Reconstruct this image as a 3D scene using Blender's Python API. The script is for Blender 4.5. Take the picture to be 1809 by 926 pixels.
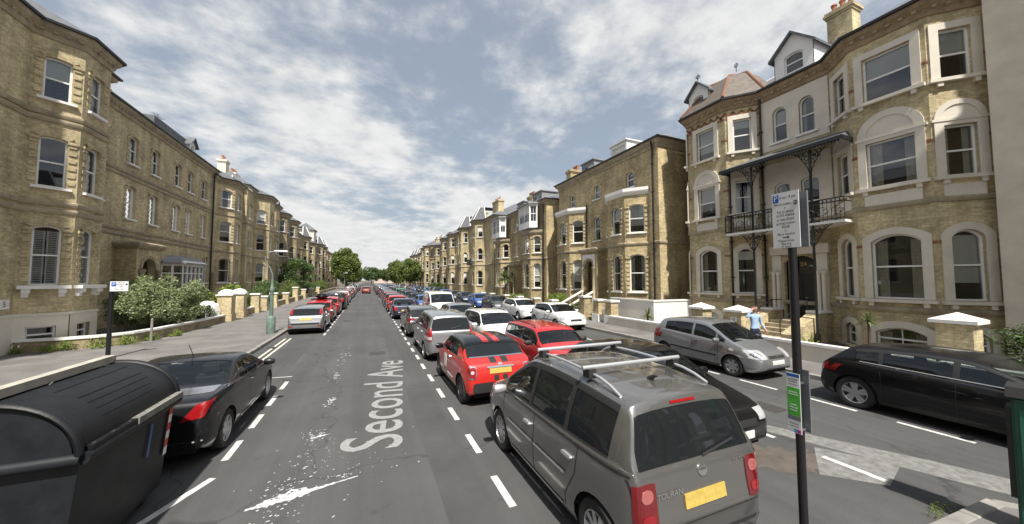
import bpy, bmesh, math, random
import numpy as np
from mathutils import Vector, Matrix
from mathutils.bvhtree import BVHTree
random.seed(7); RNG = np.random.default_rng(7)
PI = math.pi
for o in list(bpy.data.objects): bpy.data.objects.remove(o)
SC = bpy.context.scene; COL = SC.collection
# ------------------------------------------------------------------ camera
YAW = math.atan(254.5 / 603.4)
cd = bpy.data.cameras.new('camera'); cam = bpy.data.objects.new('camera', cd); COL.objects.link(cam)
cd.sensor_width = 36; cd.lens = 603.4 / 1809 * 36; cd.clip_start = 0.05; cd.clip_end = 3000
cam.location = (0, 0, 2.8); cam.rotation_euler = (math.radians(93.0), 0, -YAW)
SC.camera = cam
# ------------------------------------------------------------------ light
SUN_EL = math.radians(57); SUN_AZ = math.radians(186)      # azimuth from +Y, clockwise: behind the camera, a little to the left
wd = bpy.data.worlds.new('World'); SC.world = wd; wd.use_nodes = True
def build_world():
    nt = wd.node_tree; nt.nodes.clear(); N = nt.nodes.new; L = nt.links.new
    out = N('ShaderNodeOutputWorld'); bg = N('ShaderNodeBackground'); L(bg.outputs[0], out.inputs[0])
    sky = N('ShaderNodeTexSky'); sky.sky_type = 'NISHITA'; sky.sun_disc = False
    sky.sun_elevation = SUN_EL; sky.sun_rotation = SUN_AZ; sky.air_density = 1.2; sky.dust_density = 2.5; sky.ozone_density = 1.5
    tc = N('ShaderNodeTexCoord'); sep = N('ShaderNodeSeparateXYZ'); L(tc.outputs['Generated'], sep.inputs[0])
    def m(op, a, b=None, clamp=False):
        n = N('ShaderNodeMath'); n.operation = op; n.use_clamp = clamp
        for i, v in enumerate((a, b)):
            if v is None: continue
            if isinstance(v, (int, float)): n.inputs[i].default_value = v
            else: L(v, n.inputs[i])
        return n.outputs[0]
    zz = m('ADD', m('MAXIMUM', sep.outputs[2], 0.0), 0.16)
    cx = m('DIVIDE', sep.outputs[0], zz); cy = m('DIVIDE', sep.outputs[1], zz)
    cmb = N('ShaderNodeCombineXYZ'); L(cx, cmb.inputs[0]); L(cy, cmb.inputs[1]); cmb.inputs[2].default_value = 3.1
    n1 = N('ShaderNodeTexNoise'); n1.inputs['Scale'].default_value = 0.95; n1.inputs['Detail'].default_value = 9; n1.inputs['Roughness'].default_value = 0.62; n1.inputs['Distortion'].default_value = 0.25
    n2 = N('ShaderNodeTexNoise'); n2.inputs['Scale'].default_value = 5.5; n2.inputs['Detail'].default_value = 6; n2.inputs['Roughness'].default_value = 0.6
    n3 = N('ShaderNodeTexNoise'); n3.inputs['Scale'].default_value = 0.45; n3.inputs['Detail'].default_value = 2
    for n in (n1, n2, n3): L(cmb.outputs[0], n.inputs['Vector'])
    s = m('ADD', m('ADD', m('MULTIPLY', n1.outputs[0], 0.60), m('MULTIPLY', n2.outputs[0], 0.29)), m('MULTIPLY', n3.outputs[0], 0.30))
    low = m('SUBTRACT', 1.0, m('MULTIPLY', sep.outputs[2], 2.6), True)           # cloud sheets close up towards the horizon
    s = m('ADD', s, m('MULTIPLY', low, 0.10))
    mr = N('ShaderNodeMapRange'); mr.interpolation_type = 'SMOOTHSTEP'; L(s, mr.inputs[0])
    mr.inputs[1].default_value = 0.51; mr.inputs[2].default_value = 0.68; mr.inputs[3].default_value = 0.04; mr.inputs[4].default_value = 0.97
    shade = N('ShaderNodeMix'); shade.data_type = 'RGBA'; L(n2.outputs[0], shade.inputs[0])
    shade.inputs[6].default_value = (2.9, 2.95, 2.98, 1); shade.inputs[7].default_value = (4.6, 4.6, 4.52, 1)
    veil = N('ShaderNodeMix'); veil.data_type = 'RGBA'; veil.inputs[0].default_value = 0.75; L(sky.outputs[0], veil.inputs[6]); veil.inputs[7].default_value = (1.5, 1.68, 1.9, 1)     # thin high haze in the gaps
    mix = N('ShaderNodeMix'); mix.data_type = 'RGBA'; L(mr.outputs[0], mix.inputs[0]); L(veil.outputs[2], mix.inputs[6]); L(shade.outputs[2], mix.inputs[7])
    L(mix.outputs[2], bg.inputs[0]); bg.inputs[1].default_value = 0.11
build_world()
sl = bpy.data.lights.new('sun', 'SUN'); sl.energy = 3.7; sl.angle = math.radians(1.5); sl.color = (1, 0.95, 0.87)
so = bpy.data.objects.new('sun', sl); COL.objects.link(so)
dirv = Vector((math.sin(SUN_AZ) * math.cos(SUN_EL), math.cos(SUN_AZ) * math.cos(SUN_EL), math.sin(SUN_EL)))
so.rotation_euler = dirv.to_track_quat('Z', 'Y').to_euler(); so.location = (0, -20, 60)
SC.view_settings.view_transform = 'Standard'; SC.view_settings.look = 'None'; SC.view_settings.gamma = 1; SC.view_settings.exposure = 1.0
# ------------------------------------------------------------------ materials
MATS = {}
def pmat(name, col, rough=0.6, metal=0.0, coat=0.0, spec=0.5, noise=None, bump=None, emis=None):
    """noise = (scale, amount, detail) multiplies the colour; bump = (scale, strength)"""
    if name in MATS: return MATS[name]
    m = bpy.data.materials.new(name); m.use_nodes = True; nt = m.node_tree; b = nt.nodes['Principled BSDF']
    b.inputs['Base Color'].default_value = (*col, 1); b.inputs['Roughness'].default_value = rough; b.inputs['Metallic'].default_value = metal
    b.inputs['Coat Weight'].default_value = coat; b.inputs['Coat Roughness'].default_value = 0.04; b.inputs['Specular IOR Level'].default_value = spec
    N = nt.nodes.new; L = nt.links.new
    if noise or bump:
        g = N('ShaderNodeNewGeometry')
    if noise:
        n = N('ShaderNodeTexNoise'); n.inputs['Scale'].default_value = noise[0]; n.inputs['Detail'].default_value = noise[2] if len(noise) > 2 else 5; n.inputs['Roughness'].default_value = 0.6
        L(g.outputs['Position'], n.inputs['Vector'])
        mr = N('ShaderNodeMapRange'); mr.inputs[1].default_value = 0.3; mr.inputs[2].default_value = 0.7; mr.inputs[3].default_value = 1 - noise[1]; mr.inputs[4].default_value = 1 + noise[1] * 0.6
        L(n.outputs[0], mr.inputs[0])
        mx = N('ShaderNodeVectorMath'); mx.operation = 'MULTIPLY'; mx.inputs[0].default_value = col; L(mr.outputs[0], mx.inputs[1]); L(mx.outputs[0], b.inputs['Base Color'])
    if bump:
        n = N('ShaderNodeTexNoise'); n.inputs['Scale'].default_value = bump[0]; n.inputs['Detail'].default_value = 4
        L(g.outputs['Position'], n.inputs['Vector'])
        bp = N('ShaderNodeBump'); bp.inputs['Strength'].default_value = bump[1]; bp.inputs['Distance'].default_value = 0.02; L(n.outputs[0], bp.inputs['Height']); L(bp.outputs[0], b.inputs['Normal'])
    MATS[name] = m; return m
def brick_mat(name, c1, c2, mortar, stain=0.35):
    m = bpy.data.materials.new(name); m.use_nodes = True; nt = m.node_tree; b = nt.nodes['Principled BSDF']; N = nt.nodes.new; L = nt.links.new
    uv = N('ShaderNodeUVMap'); t = N('ShaderNodeTexBrick'); L(uv.outputs[0], t.inputs['Vector'])
    t.inputs['Scale'].default_value = 1; t.inputs['Brick Width'].default_value = 0.225; t.inputs['Row Height'].default_value = 0.075; t.inputs['Mortar Size'].default_value = 0.007
    t.inputs['Color1'].default_value = (*c1, 1); t.inputs['Color2'].default_value = (*c2, 1); t.inputs['Mortar'].default_value = (*mortar, 1); t.inputs['Bias'].default_value = 0.1
    g = N('ShaderNodeNewGeometry'); n = N('ShaderNodeTexNoise'); n.inputs['Scale'].default_value = 0.55; n.inputs['Detail'].default_value = 8; n.inputs['Roughness'].default_value = 0.65; L(g.outputs['Position'], n.inputs['Vector'])
    n2 = N('ShaderNodeTexNoise'); n2.inputs['Scale'].default_value = 9; n2.inputs['Detail'].default_value = 4; L(g.outputs['Position'], n2.inputs['Vector'])
    ad = N('ShaderNodeMath'); ad.operation = 'ADD'; L(n.outputs[0], ad.inputs[0]); ml = N('ShaderNodeMath'); ml.operation = 'MULTIPLY'; ml.inputs[1].default_value = 0.5; L(n2.outputs[0], ml.inputs[0]); L(ml.outputs[0], ad.inputs[1])
    mp = N('ShaderNodeMapping'); mp.inputs['Scale'].default_value = (2.2, 2.2, .18); L(g.outputs['Position'], mp.inputs[0]); n4 = N('ShaderNodeTexNoise'); n4.inputs['Scale'].default_value = 1; n4.inputs['Detail'].default_value = 6; L(mp.outputs[0], n4.inputs['Vector'])
    sm = N('ShaderNodeMath'); sm.operation = 'MULTIPLY_ADD'; sm.inputs[1].default_value = 0.55; sm.inputs[2].default_value = -0.27; L(n4.outputs[0], sm.inputs[0]); a2 = N('ShaderNodeMath'); a2.operation = 'ADD'; L(ad.outputs[0], a2.inputs[0]); L(sm.outputs[0], a2.inputs[1]); ad = a2
    mr = N('ShaderNodeMapRange'); mr.inputs[1].default_value = 0.5; mr.inputs[2].default_value = 1.0; mr.inputs[3].default_value = 1 - stain; mr.inputs[4].default_value = 1 + stain * 0.7; L(ad.outputs[0], mr.inputs[0])
    mx = N('ShaderNodeVectorMath'); mx.operation = 'MULTIPLY'; L(t.outputs['Color'], mx.inputs[0]); L(mr.outputs[0], mx.inputs[1]); L(mx.outputs[0], b.inputs['Base Color'])
    bp = N('ShaderNodeBump'); bp.inputs['Strength'].default_value = 0.5; bp.inputs['Distance'].default_value = 0.01; bp.invert = True; L(t.outputs['Fac'], bp.inputs['Height']); L(bp.outputs[0], b.inputs['Normal'])
    b.inputs['Roughness'].default_value = 0.9; MATS[name] = m; return m
def glass_mat(name, tint, dark=(0.015, 0.018, 0.02), opaque=0.35, refl=0.10):
    m = bpy.data.materials.new(name); m.use_nodes = True; nt = m.node_tree; nt.nodes.clear(); N = nt.nodes.new; L = nt.links.new
    out = N('ShaderNodeOutputMaterial'); tr = N('ShaderNodeBsdfTransparent'); tr.inputs[0].default_value = (*tint, 1)
    df = N('ShaderNodeBsdfDiffuse'); df.inputs[0].default_value = (*dark, 1); gl = N('ShaderNodeBsdfGlossy'); gl.inputs['Roughness'].default_value = 0.015; gl.inputs[0].default_value = (0.95, 0.97, 1, 1)
    m1 = N('ShaderNodeMixShader'); m1.inputs[0].default_value = opaque; L(tr.outputs[0], m1.inputs[1]); L(df.outputs[0], m1.inputs[2])
    fr = N('ShaderNodeFresnel'); fr.inputs[0].default_value = 1.5; ad = N('ShaderNodeMath'); ad.operation = 'ADD'; ad.use_clamp = True; ad.inputs[1].default_value = refl; L(fr.outputs[0], ad.inputs[0])
    m2 = N('ShaderNodeMixShader'); L(ad.outputs[0], m2.inputs[0]); L(m1.outputs[0], m2.inputs[1]); L(gl.outputs[0], m2.inputs[2]); L(m2.outputs[0], out.inputs[0])
    MATS[name] = m; return m
def leaf_mat(name, c1, c2):
    m = bpy.data.materials.new(name); m.use_nodes = True; nt = m.node_tree; b = nt.nodes['Principled BSDF']; N = nt.nodes.new; L = nt.links.new
    g = N('ShaderNodeNewGeometry'); mx = N('ShaderNodeMix'); mx.data_type = 'RGBA'; L(g.outputs['Random Per Island'], mx.inputs[0]); mx.inputs[6].default_value = (*c1, 1); mx.inputs[7].default_value = (*c2, 1)
    L(mx.outputs[2], b.inputs['Base Color']); b.inputs['Roughness'].default_value = 0.55
    t = N('ShaderNodeBsdfTranslucent'); L(mx.outputs[2], t.inputs[0]); ms = N('ShaderNodeMixShader'); ms.inputs[0].default_value = 0.3
    L(b.outputs[0], ms.inputs[1]); L(t.outputs[0], ms.inputs[2]); L(ms.outputs[0], nt.nodes['Material Output'].inputs[0]); MATS[name] = m; return m
BRICK = brick_mat('yellow_stock_brick', (0.56, 0.455, 0.255), (0.38, 0.295, 0.158), (0.34, 0.292, 0.20), 0.50)
BRICKD = brick_mat('dark_stock_brick', (0.41, 0.335, 0.20), (0.265, 0.21, 0.122), (0.29, 0.245, 0.168), 0.50)
BRICKG = brick_mat('gault_brick', (0.62, 0.52, 0.315), (0.45, 0.365, 0.205), (0.38, 0.335, 0.237), 0.50)
REDB = pmat('red_brick', (0.27, 0.115, 0.06), 0.9, noise=(6, 0.35))
STUCCO = pmat('cream_stucco', (0.66, 0.61, 0.52), 0.7, noise=(1.2, 0.12, 7), bump=(30, 0.05))
WHITE = pmat('white_paint', (0.78, 0.77, 0.74), 0.45, noise=(2, 0.07))
SASH = pmat('sash_paint', (0.80, 0.80, 0.78), 0.4)
SLATE = pmat('roof_slate', (0.115, 0.12, 0.13), 0.6, noise=(3, 0.3), bump=(18, 0.25))
LEAD = pmat('lead', (0.25, 0.26, 0.27), 0.5, noise=(2, 0.2))
STONE = pmat('sooty_stone', (0.36, 0.305, 0.21), 0.85, noise=(2.5, 0.35, 8))
IRON = pmat('black_ironwork', (0.012, 0.013, 0.014), 0.4)
BLACKP = pmat('black_paint', (0.012, 0.012, 0.013), 0.35, coat=0.3)
CLAY = pmat('clay_pot', (0.42, 0.17, 0.09), 0.85, noise=(8, 0.3))
TERRA = pmat('terracotta_ridge', (0.24, 0.12, 0.075), 0.8, noise=(6, 0.3))
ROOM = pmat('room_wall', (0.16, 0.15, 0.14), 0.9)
BLIND = pmat('pale_blind', (0.72, 0.70, 0.64), 0.8)
CURT = pmat('cream_curtain', (0.62, 0.56, 0.44), 0.9, noise=(14, 0.25))
SHUT = pmat('white_shutter', (0.72, 0.71, 0.68), 0.6)
GLASS = glass_mat('window_glass', (0.84, 0.87, 0.87), opaque=0.12, refl=0.06)
FARGLASS = glass_mat('far_glass', (0.2, 0.2, 0.2), opaque=0.9, refl=0.04)
CGLASS = glass_mat('car_glass', (0.66, 0.72, 0.70), opaque=0.25, refl=0.015)
CGLASSD = glass_mat('tinted_car_glass', (0.10, 0.11, 0.11), opaque=0.8, refl=0.0)
def asphalt():
    m = bpy.data.materials.new('asphalt'); m.use_nodes = True; nt = m.node_tree; b = nt.nodes['Principled BSDF']; N = nt.nodes.new; L = nt.links.new
    g = N('ShaderNodeNewGeometry')
    def noise(sc, det, vec=None):
        n = N('ShaderNodeTexNoise'); n.inputs['Scale'].default_value = sc; n.inputs['Detail'].default_value = det; n.inputs['Roughness'].default_value = 0.65; L(vec or g.outputs['Position'], n.inputs['Vector']); return n.outputs[0]
    def rng(v, a, b_, c, d):
        r_ = N('ShaderNodeMapRange'); L(v, r_.inputs[0]); r_.inputs[1].default_value = a; r_.inputs[2].default_value = b_; r_.inputs[3].default_value = c; r_.inputs[4].default_value = d; return r_.outputs[0]
    def mul(a, b_):
        q = N('ShaderNodeMath'); q.operation = 'MULTIPLY'; L(a, q.inputs[0]); L(b_, q.inputs[1]); return q.outputs[0]
    big = rng(noise(.28, 9), .3, .7, .80, 1.16); grit = rng(noise(95, 2), .3, .7, .72, 1.30); mp = N('ShaderNodeMapping'); mp.inputs['Scale'].default_value = (1.6, .05, 1); L(g.outputs['Position'], mp.inputs[0]); track = rng(noise(1, 3, mp.outputs[0]), .35, .65, .88, 1.12); stain = rng(noise(1.7, 6), .60, .72, 1.0, .72)
    dv = N('ShaderNodeVectorMath'); dv.operation = 'MULTIPLY_ADD'; nn = N('ShaderNodeTexNoise'); nn.inputs['Scale'].default_value = 1.5; nn.inputs['Detail'].default_value = 5; L(g.outputs['Position'], nn.inputs['Vector']); L(nn.outputs[1], dv.inputs[0]); dv.inputs[1].default_value = (.9, .9, 0); L(g.outputs['Position'], dv.inputs[2])
    vo = N('ShaderNodeTexVoronoi'); vo.feature = 'DISTANCE_TO_EDGE'; vo.inputs['Scale'].default_value = .28; L(dv.outputs[0], vo.inputs['Vector']); crack = rng(vo.outputs['Distance'], .0, .006, .62, 1.0)
    f = mul(mul(mul(big, grit), mul(track, stain)), crack); mx = N('ShaderNodeVectorMath'); mx.operation = 'MULTIPLY'; mx.inputs[0].default_value = (0.076, 0.0755, 0.075); L(f, mx.inputs[1]); L(mx.outputs[0], b.inputs['Base Color'])
    bp = N('ShaderNodeBump'); bp.inputs['Strength'].default_value = .4; bp.inputs['Distance'].default_value = .01; L(grit, bp.inputs['Height']); L(bp.outputs[0], b.inputs['Normal']); b.inputs['Roughness'].default_value = .85; b.inputs['Specular IOR Level'].default_value = .35; return m
ASPH = asphalt()
PAVE = pmat('pavement_tarmac', (0.165, 0.157, 0.150), 0.9, noise=(0.9, 0.34, 12), bump=(110, 0.4))
KERB = pmat('kerb_stone', (0.26, 0.245, 0.225), 0.85, noise=(3, 0.3, 8))
CONC = pmat('concrete_patch', (0.19, 0.187, 0.18), 0.9, noise=(9, 0.42, 9), bump=(70, 0.5))
LINE = pmat('road_paint', (0.55, 0.55, 0.53), 0.7, noise=(9, 0.35, 9))
LETTER = pmat('map_overlay_letters', (0.27, 0.27, 0.27), 0.85, noise=(14, 0.25, 9))  # grey for the map overlay's street name, added on the road
YLINE = pmat('pale_yellow_line', (0.66, 0.63, 0.50), 0.8, noise=(5, 0.2, 8))
SOIL = pmat('garden_soil', (0.13, 0.11, 0.085), 0.95, noise=(2, 0.4, 9), bump=(25, 0.6))
RUB = pmat('tyre_rubber', (0.018, 0.018, 0.019), 0.85)
ALLOY = pmat('alloy', (0.50, 0.51, 0.53), 0.32, metal=0.85)
DALLOY = pmat('dark_alloy', (0.03, 0.03, 0.033), 0.4, metal=0.5)
TRIM = pmat('black_trim', (0.02, 0.02, 0.021), 0.6)
CHROME = pmat('chrome', (0.75, 0.76, 0.78), 0.18, metal=1.0)
SILVT = pmat('silver_rail', (0.66, 0.67, 0.69), 0.35, metal=0.7)
REDL = pmat('red_lens', (0.26, 0.008, 0.010), 0.12, coat=0.8)
CLRL = pmat('clear_lens', (0.62, 0.63, 0.65), 0.1, metal=0.4, coat=0.9)
AMBL = pmat('amber_lens', (0.55, 0.2, 0.03), 0.15, coat=0.8)
YPLATE = pmat('yellow_plate', (0.52, 0.38, 0.09), 0.4, noise=(25, 0.2))
WPLATE = pmat('white_plate', (0.68, 0.68, 0.68), 0.4, noise=(25, 0.15))
SEATM = pmat('seat_fabric', (0.045, 0.045, 0.05), 0.9)
UNDER = pmat('underbody', (0.01, 0.01, 0.01), 0.9)
BARK = pmat('bark', (0.10, 0.08, 0.06), 0.9, noise=(6, 0.4))
LEAFV = leaf_mat('variegated_leaf', (0.11, 0.17, 0.05), (0.40, 0.44, 0.25))
LEAFD = leaf_mat('dark_leaf', (0.045, 0.09, 0.022), (0.12, 0.19, 0.05))
LEAFY = leaf_mat('lime_leaf', (0.12, 0.19, 0.03), (0.26, 0.33, 0.06))
LEAFT = leaf_mat('street_tree_leaf', (0.085, 0.135, 0.03), (0.21, 0.26, 0.07))
PALM = leaf_mat('palm_leaf', (0.09, 0.13, 0.04), (0.22, 0.25, 0.10))
def paint(name, col, metal=0.0, rough=0.35, coat=1.0, spec=0.5): return pmat('paint_' + name, col, rough, metal, coat=coat, spec=spec)
# ------------------------------------------------------------------ mesh helpers
def tag(o, label=None, cat=None, group=None, kind=None):
    if label: o['label'] = label
    if cat: o['category'] = cat
    if group: o['group'] = group
    if kind: o['kind'] = kind
    return o
def link(o, parent=None):
    COL.objects.link(o)
    if parent is not None: o.parent = parent
    return o
def empty(name, loc=(0, 0, 0), rz=0.0, **kw):
    o = bpy.data.objects.new(name, None); o.location = loc; o.rotation_euler = (0, 0, rz); o.empty_display_size = 0.2; link(o)
    return tag(o, **kw)
class MB:
    def __init__(s): s.v = []; s.f = []; s.m = []
    def face(s, pts, m=0):
        n = len(s.v); s.v += [tuple(p) for p in pts]; s.f.append(tuple(range(n, n + len(pts)))); s.m.append(m); return s
    def box(s, x0, x1, y0, y1, z0, z1, m=0, mat=None):
        P = [Vector((x, y, z)) for z in (z0, z1) for y in (y0, y1) for x in (x0, x1)]
        if mat is not None: P = [mat @ p for p in P]
        n = len(s.v); s.v += [tuple(p) for p in P]
        for f in ((0, 2, 3, 1), (4, 5, 7, 6), (0, 1, 5, 4), (1, 3, 7, 5), (3, 2, 6, 7), (2, 0, 4, 6)):
            s.f.append(tuple(n + i for i in f)); s.m.append(m)
        return s
    def tube(s, pts, r, n=8, m=0, cap=True):
        pts = [Vector(p) for p in pts]; rs = r if isinstance(r, (list, tuple)) else [r] * len(pts); rings = []
        for i, p in enumerate(pts):
            d = (pts[min(i + 1, len(pts) - 1)] - pts[max(i - 1, 0)]).normalized()
            a = Vector((0, 0, 1)) if abs(d.z) < 0.9 else Vector((1, 0, 0)); u = d.cross(a).normalized(); w = d.cross(u); b = len(s.v)
            for k in range(n):
                t = 2 * PI * k / n; s.v.append(tuple(p + (u * math.cos(t) + w * math.sin(t)) * rs[i]))
            rings.append(b)
        for a, b in zip(rings, rings[1:]):
            for k in range(n):
                s.f.append((a + k, a + (k + 1) % n, b + (k + 1) % n, b + k)); s.m.append(m)
        if cap:
            s.f.append(tuple(rings[0] + k for k in range(n))[::-1]); s.m.append(m); s.f.append(tuple(rings[-1] + k for k in range(n))); s.m.append(m)
        return s
    def lathe(s, prof, c=(0, 0, 0), n=16, axis='z', m=0):
        b = len(s.v)
        for r, h in prof:
            for k in range(n):
                t = 2 * PI * k / n
                p = (r * math.cos(t), r * math.sin(t), h) if axis == 'z' else (r * math.cos(t), h, r * math.sin(t))
                s.v.append((p[0] + c[0], p[1] + c[1], p[2] + c[2]))
        for i in range(len(prof) - 1):
            for k in range(n):
                s.f.append((b + i * n + k, b + i * n + (k + 1) % n, b + (i + 1) * n + (k + 1) % n, b + (i + 1) * n + k)); s.m.append(m)
        return s
    def extrude(s, poly, y0, y1, m=0, caps=True):       # polygon in (x, z) between two y planes
        n = len(s.v); k = len(poly)
        for y in (y0, y1): s.v += [(x, y, z) for x, z in poly]
        for i in range(k): s.f.append((n + i, n + (i + 1) % k, n + k + (i + 1) % k, n + k + i)); s.m.append(m)
        if caps: s.f.append(tuple(range(n, n + k))[::-1]); s.m.append(m); s.f.append(tuple(range(n + k, n + 2 * k))); s.m.append(m)
        return s
    def sweep(s, path, prof, m=0, closed=False):         # plan path, outward on the right of travel; profile of (out, z)
        P = [Vector((p[0], p[1])) for p in path]; n = len(P); rows = []
        for i in range(n):
            a = P[i] - P[i - 1] if (i > 0 or closed) else P[1] - P[0]; b = P[(i + 1) % n] - P[i] if (i < n - 1 or closed) else a
            na = Vector((a.y, -a.x)).normalized(); nb = Vector((b.y, -b.x)).normalized(); q = (na + nb).normalized(); q = q / max(0.35, q.dot(na)); st = len(s.v)
            for o, z in prof: s.v.append((P[i].x + q.x * o, P[i].y + q.y * o, z))
            rows.append(st)
        k = len(prof); pr = list(zip(rows, rows[1:])) + ([(rows[-1], rows[0])] if closed else [])
        for a, b in pr:
            for j in range(k): s.f.append((a + j, b + j, b + (j + 1) % k, a + (j + 1) % k)); s.m.append(m)
        if not closed:
            s.f.append(tuple(rows[0] + j for j in range(k))); s.m.append(m); s.f.append(tuple(rows[-1] + j for j in range(k))[::-1]); s.m.append(m)
        return s
    def mesh(s, name, mats, smooth=False, angle=None):
        me = bpy.data.meshes.new(name); me.from_pydata(s.v, [], s.f)
        for mt in (mats if isinstance(mats, (list, tuple)) else [mats]): me.materials.append(mt)
        me.polygons.foreach_set('material_index', s.m); bm = bmesh.new(); bm.from_mesh(me); bmesh.ops.recalc_face_normals(bm, faces=bm.faces); uvl = bm.loops.layers.uv.new('UVMap')
        for f in bm.faces:
            nn = f.normal; f.smooth = smooth; h = math.hypot(nn.x, nn.y)
            for lp in f.loops:
                c = lp.vert.co
                lp[uvl].uv = (c.x, c.y) if h < 0.5 else ((-nn.y * c.x + nn.x * c.y) / h, c.z)
        bm.to_mesh(me); bm.free()
        if smooth and angle: me.set_sharp_from_angle(angle=math.radians(angle))
        return me
    def obj(s, name, mats, parent=None, smooth=False, angle=None, **kw):
        return tag(link(bpy.data.objects.new(name, s.mesh(name, mats, smooth, angle)), parent), **kw)
def add(name, me, parent=None, loc=None, rz=None, **kw):
    o = bpy.data.objects.new(name, me); link(o, parent)
    if loc is not None: o.location = loc
    if rz is not None: o.rotation_euler = (0, 0, rz)
    return tag(o, **kw)
def text_mesh(body, size, align='CENTER', bold=0.0):
    cu = bpy.data.curves.new('lettering', 'FONT'); cu.body = body; cu.size = size; cu.align_x = align; cu.align_y = 'CENTER'; cu.resolution_u = 4; cu.offset = bold
    t = bpy.data.objects.new('lettering', cu); COL.objects.link(t); dg = bpy.context.evaluated_depsgraph_get(); dg.update()
    me = bpy.data.meshes.new_from_object(t.evaluated_get(dg)); bpy.data.objects.remove(t); bpy.data.curves.remove(cu); return me
def text_obj(name, body, size, mat, parent, mw, align='CENTER'):
    me = text_mesh(body, size, align); me.materials.clear(); me.materials.append(mat)
    o = bpy.data.objects.new(name, me); link(o, parent); o.matrix_local = mw; return o
ORD = 'first second third fourth fifth sixth seventh eighth ninth tenth eleventh twelfth thirteenth fourteenth fifteenth sixteenth seventeenth eighteenth nineteenth twentieth twenty-first twenty-second twenty-third twenty-fourth twenty-fifth twenty-sixth twenty-seventh twenty-eighth'.split()
#PART2
# ------------------------------------------------------------------ ground, road, pavements
g = MB(); g.face([(-700, -400, -0.06), (700, -400, -0.06), (700, 1500, -0.06), (-700, 1500, -0.06)]); g.obj('ground', SOIL, kind='structure')
KL, KR = -3.95, 11.65
r = MB(); nY = 60
r.face([(KL, -30, 0), (KR, -30, 0), (KR, 420, 0), (KL, 420, 0)]); road = r.obj('road', ASPH, kind='structure')
def dash_mesh(w, l):
    return MB().face([(-w / 2, 0, 0), (w / 2, 0, 0), (w / 2, l, 0), (-w / 2, l, 0)]).mesh('dash', LINE)
def dashes(x, y0, y1, l, per, w=0.1, yb=32):
    me = dash_mesh(w, l); y = y0; far = MB()
    while y < y1:
        if y < yb: add('dash', me, road, (x + random.uniform(-.01, .01), y, 0.004))
        else: far.face([(x - w / 2, y, .004), (x + w / 2, y, .004), (x + w / 2, y + l, .004), (x - w / 2, y + l, .004)])
        y += per
    if far.f: far.obj('far_dashes', LINE, road, kind='stuff')
dashes(1.72, 2.6, 160, 0.72, 1.42)
dashes(-1.98, 6.75, 11.6, 0.72, 1.25); dashes(-1.98, 19.8, 160, 0.75, 1.4)
dashes(6.72, 2.5, 150, 0.72, 1.42); dashes(9.68, 0.9, 150, 0.95, 1.55)
def strip(pts, w, mat, name, z=0.004):
    m = MB(); P = [Vector(p) for p in pts]
    for a, b in zip(P, P[1:]):
        d = (b - a).normalized(); n = Vector((-d.y, d.x)) * w / 2; e = d * w * .3
        m.face([(*(a - n - e), z), (*(a + n - e), z), (*(b + n + e), z), (*(b - n + e), z)])
    return m.obj(name, mat, road)
strip([(-3.4, 4.9), (-2.35, 5.35)], 0.1, LINE, 'bay_end_line'); strip([(-2.35, 5.40), (-1.97, 6.2)], 0.1, LINE, 'bay_end_line')
strip([(-1.98, 11.75), (-3.3, 11.9)], 0.06, LINE, 'bay_end_line', 0.0045)
strip([(-3.55, 12.2), (-3.55, 19.3)], 0.075, YLINE, 'kerbside_line'); strip([(-3.33, 12.2), (-3.33, 19.3)], 0.075, YLINE, 'kerbside_line')
# street name of the map overlay, added on the carriageway as flat lettering
tm = text_mesh('Second Ave', 1.0, 'LEFT', .006); co = np.array([v.co[:] for v in tm.vertices]); x0, x1 = co[:, 0].min(), co[:, 0].max(); zb = 0.0
capS = co[co[:, 0] < x0 + 0.5, 1]; ymin, ymax = capS.min(), capS.max()
A0, A1, UP = Vector((0.60, 6.15)), Vector((1.20, 12.6)), Vector((-1.0, 0.16))
for v, c in zip(tm.vertices, co):
    p = A0.lerp(A1, (c[0] - x0) / (x1 - x0)) + UP * ((c[1] - ymin) / (ymax - ymin)); v.co = (p.x, p.y, 0.0052)
tm.materials.clear(); tm.materials.append(LETTER); add('street_name_lettering', tm, road)
# spilt white paint: a dragged streak, smears and drops, each with its own ragged outline
SPILL = pmat('spilt_paint', (0.50, 0.51, 0.52), 0.6, noise=(22, 0.4, 9))
def blob(m, c, rx, ry, a, n=14, jag=0.35, z=0.005):
    P = []
    for k in range(n):
        t = 2 * PI * k / n; q = 1 + random.uniform(-jag, jag); x, y = math.cos(t) * rx * q, math.sin(t) * ry * q
        P.append((c[0] + x * math.cos(a) - y * math.sin(a), c[1] + x * math.sin(a) + y * math.cos(a), z))
    m.face(P)
sp = MB(); n = 44; up = []; lo = []
for k in range(n + 1):
    t = k / n; x = -1.32 + 1.25 * t; y = 5.22 + 0.27 * t; wv = 0.012 + 0.085 * math.exp(-((t - 0.36) / 0.27) ** 2)
    up.append((x, y + wv * random.uniform(.6, 1.7), 0.005)); lo.append((x, y - wv * random.uniform(.5, 1.1), 0.005))
for k in range(n): sp.face([lo[k], lo[k + 1], up[k + 1], up[k]])
sp.obj('paint_spill', SPILL, road)
sp = MB()
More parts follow.
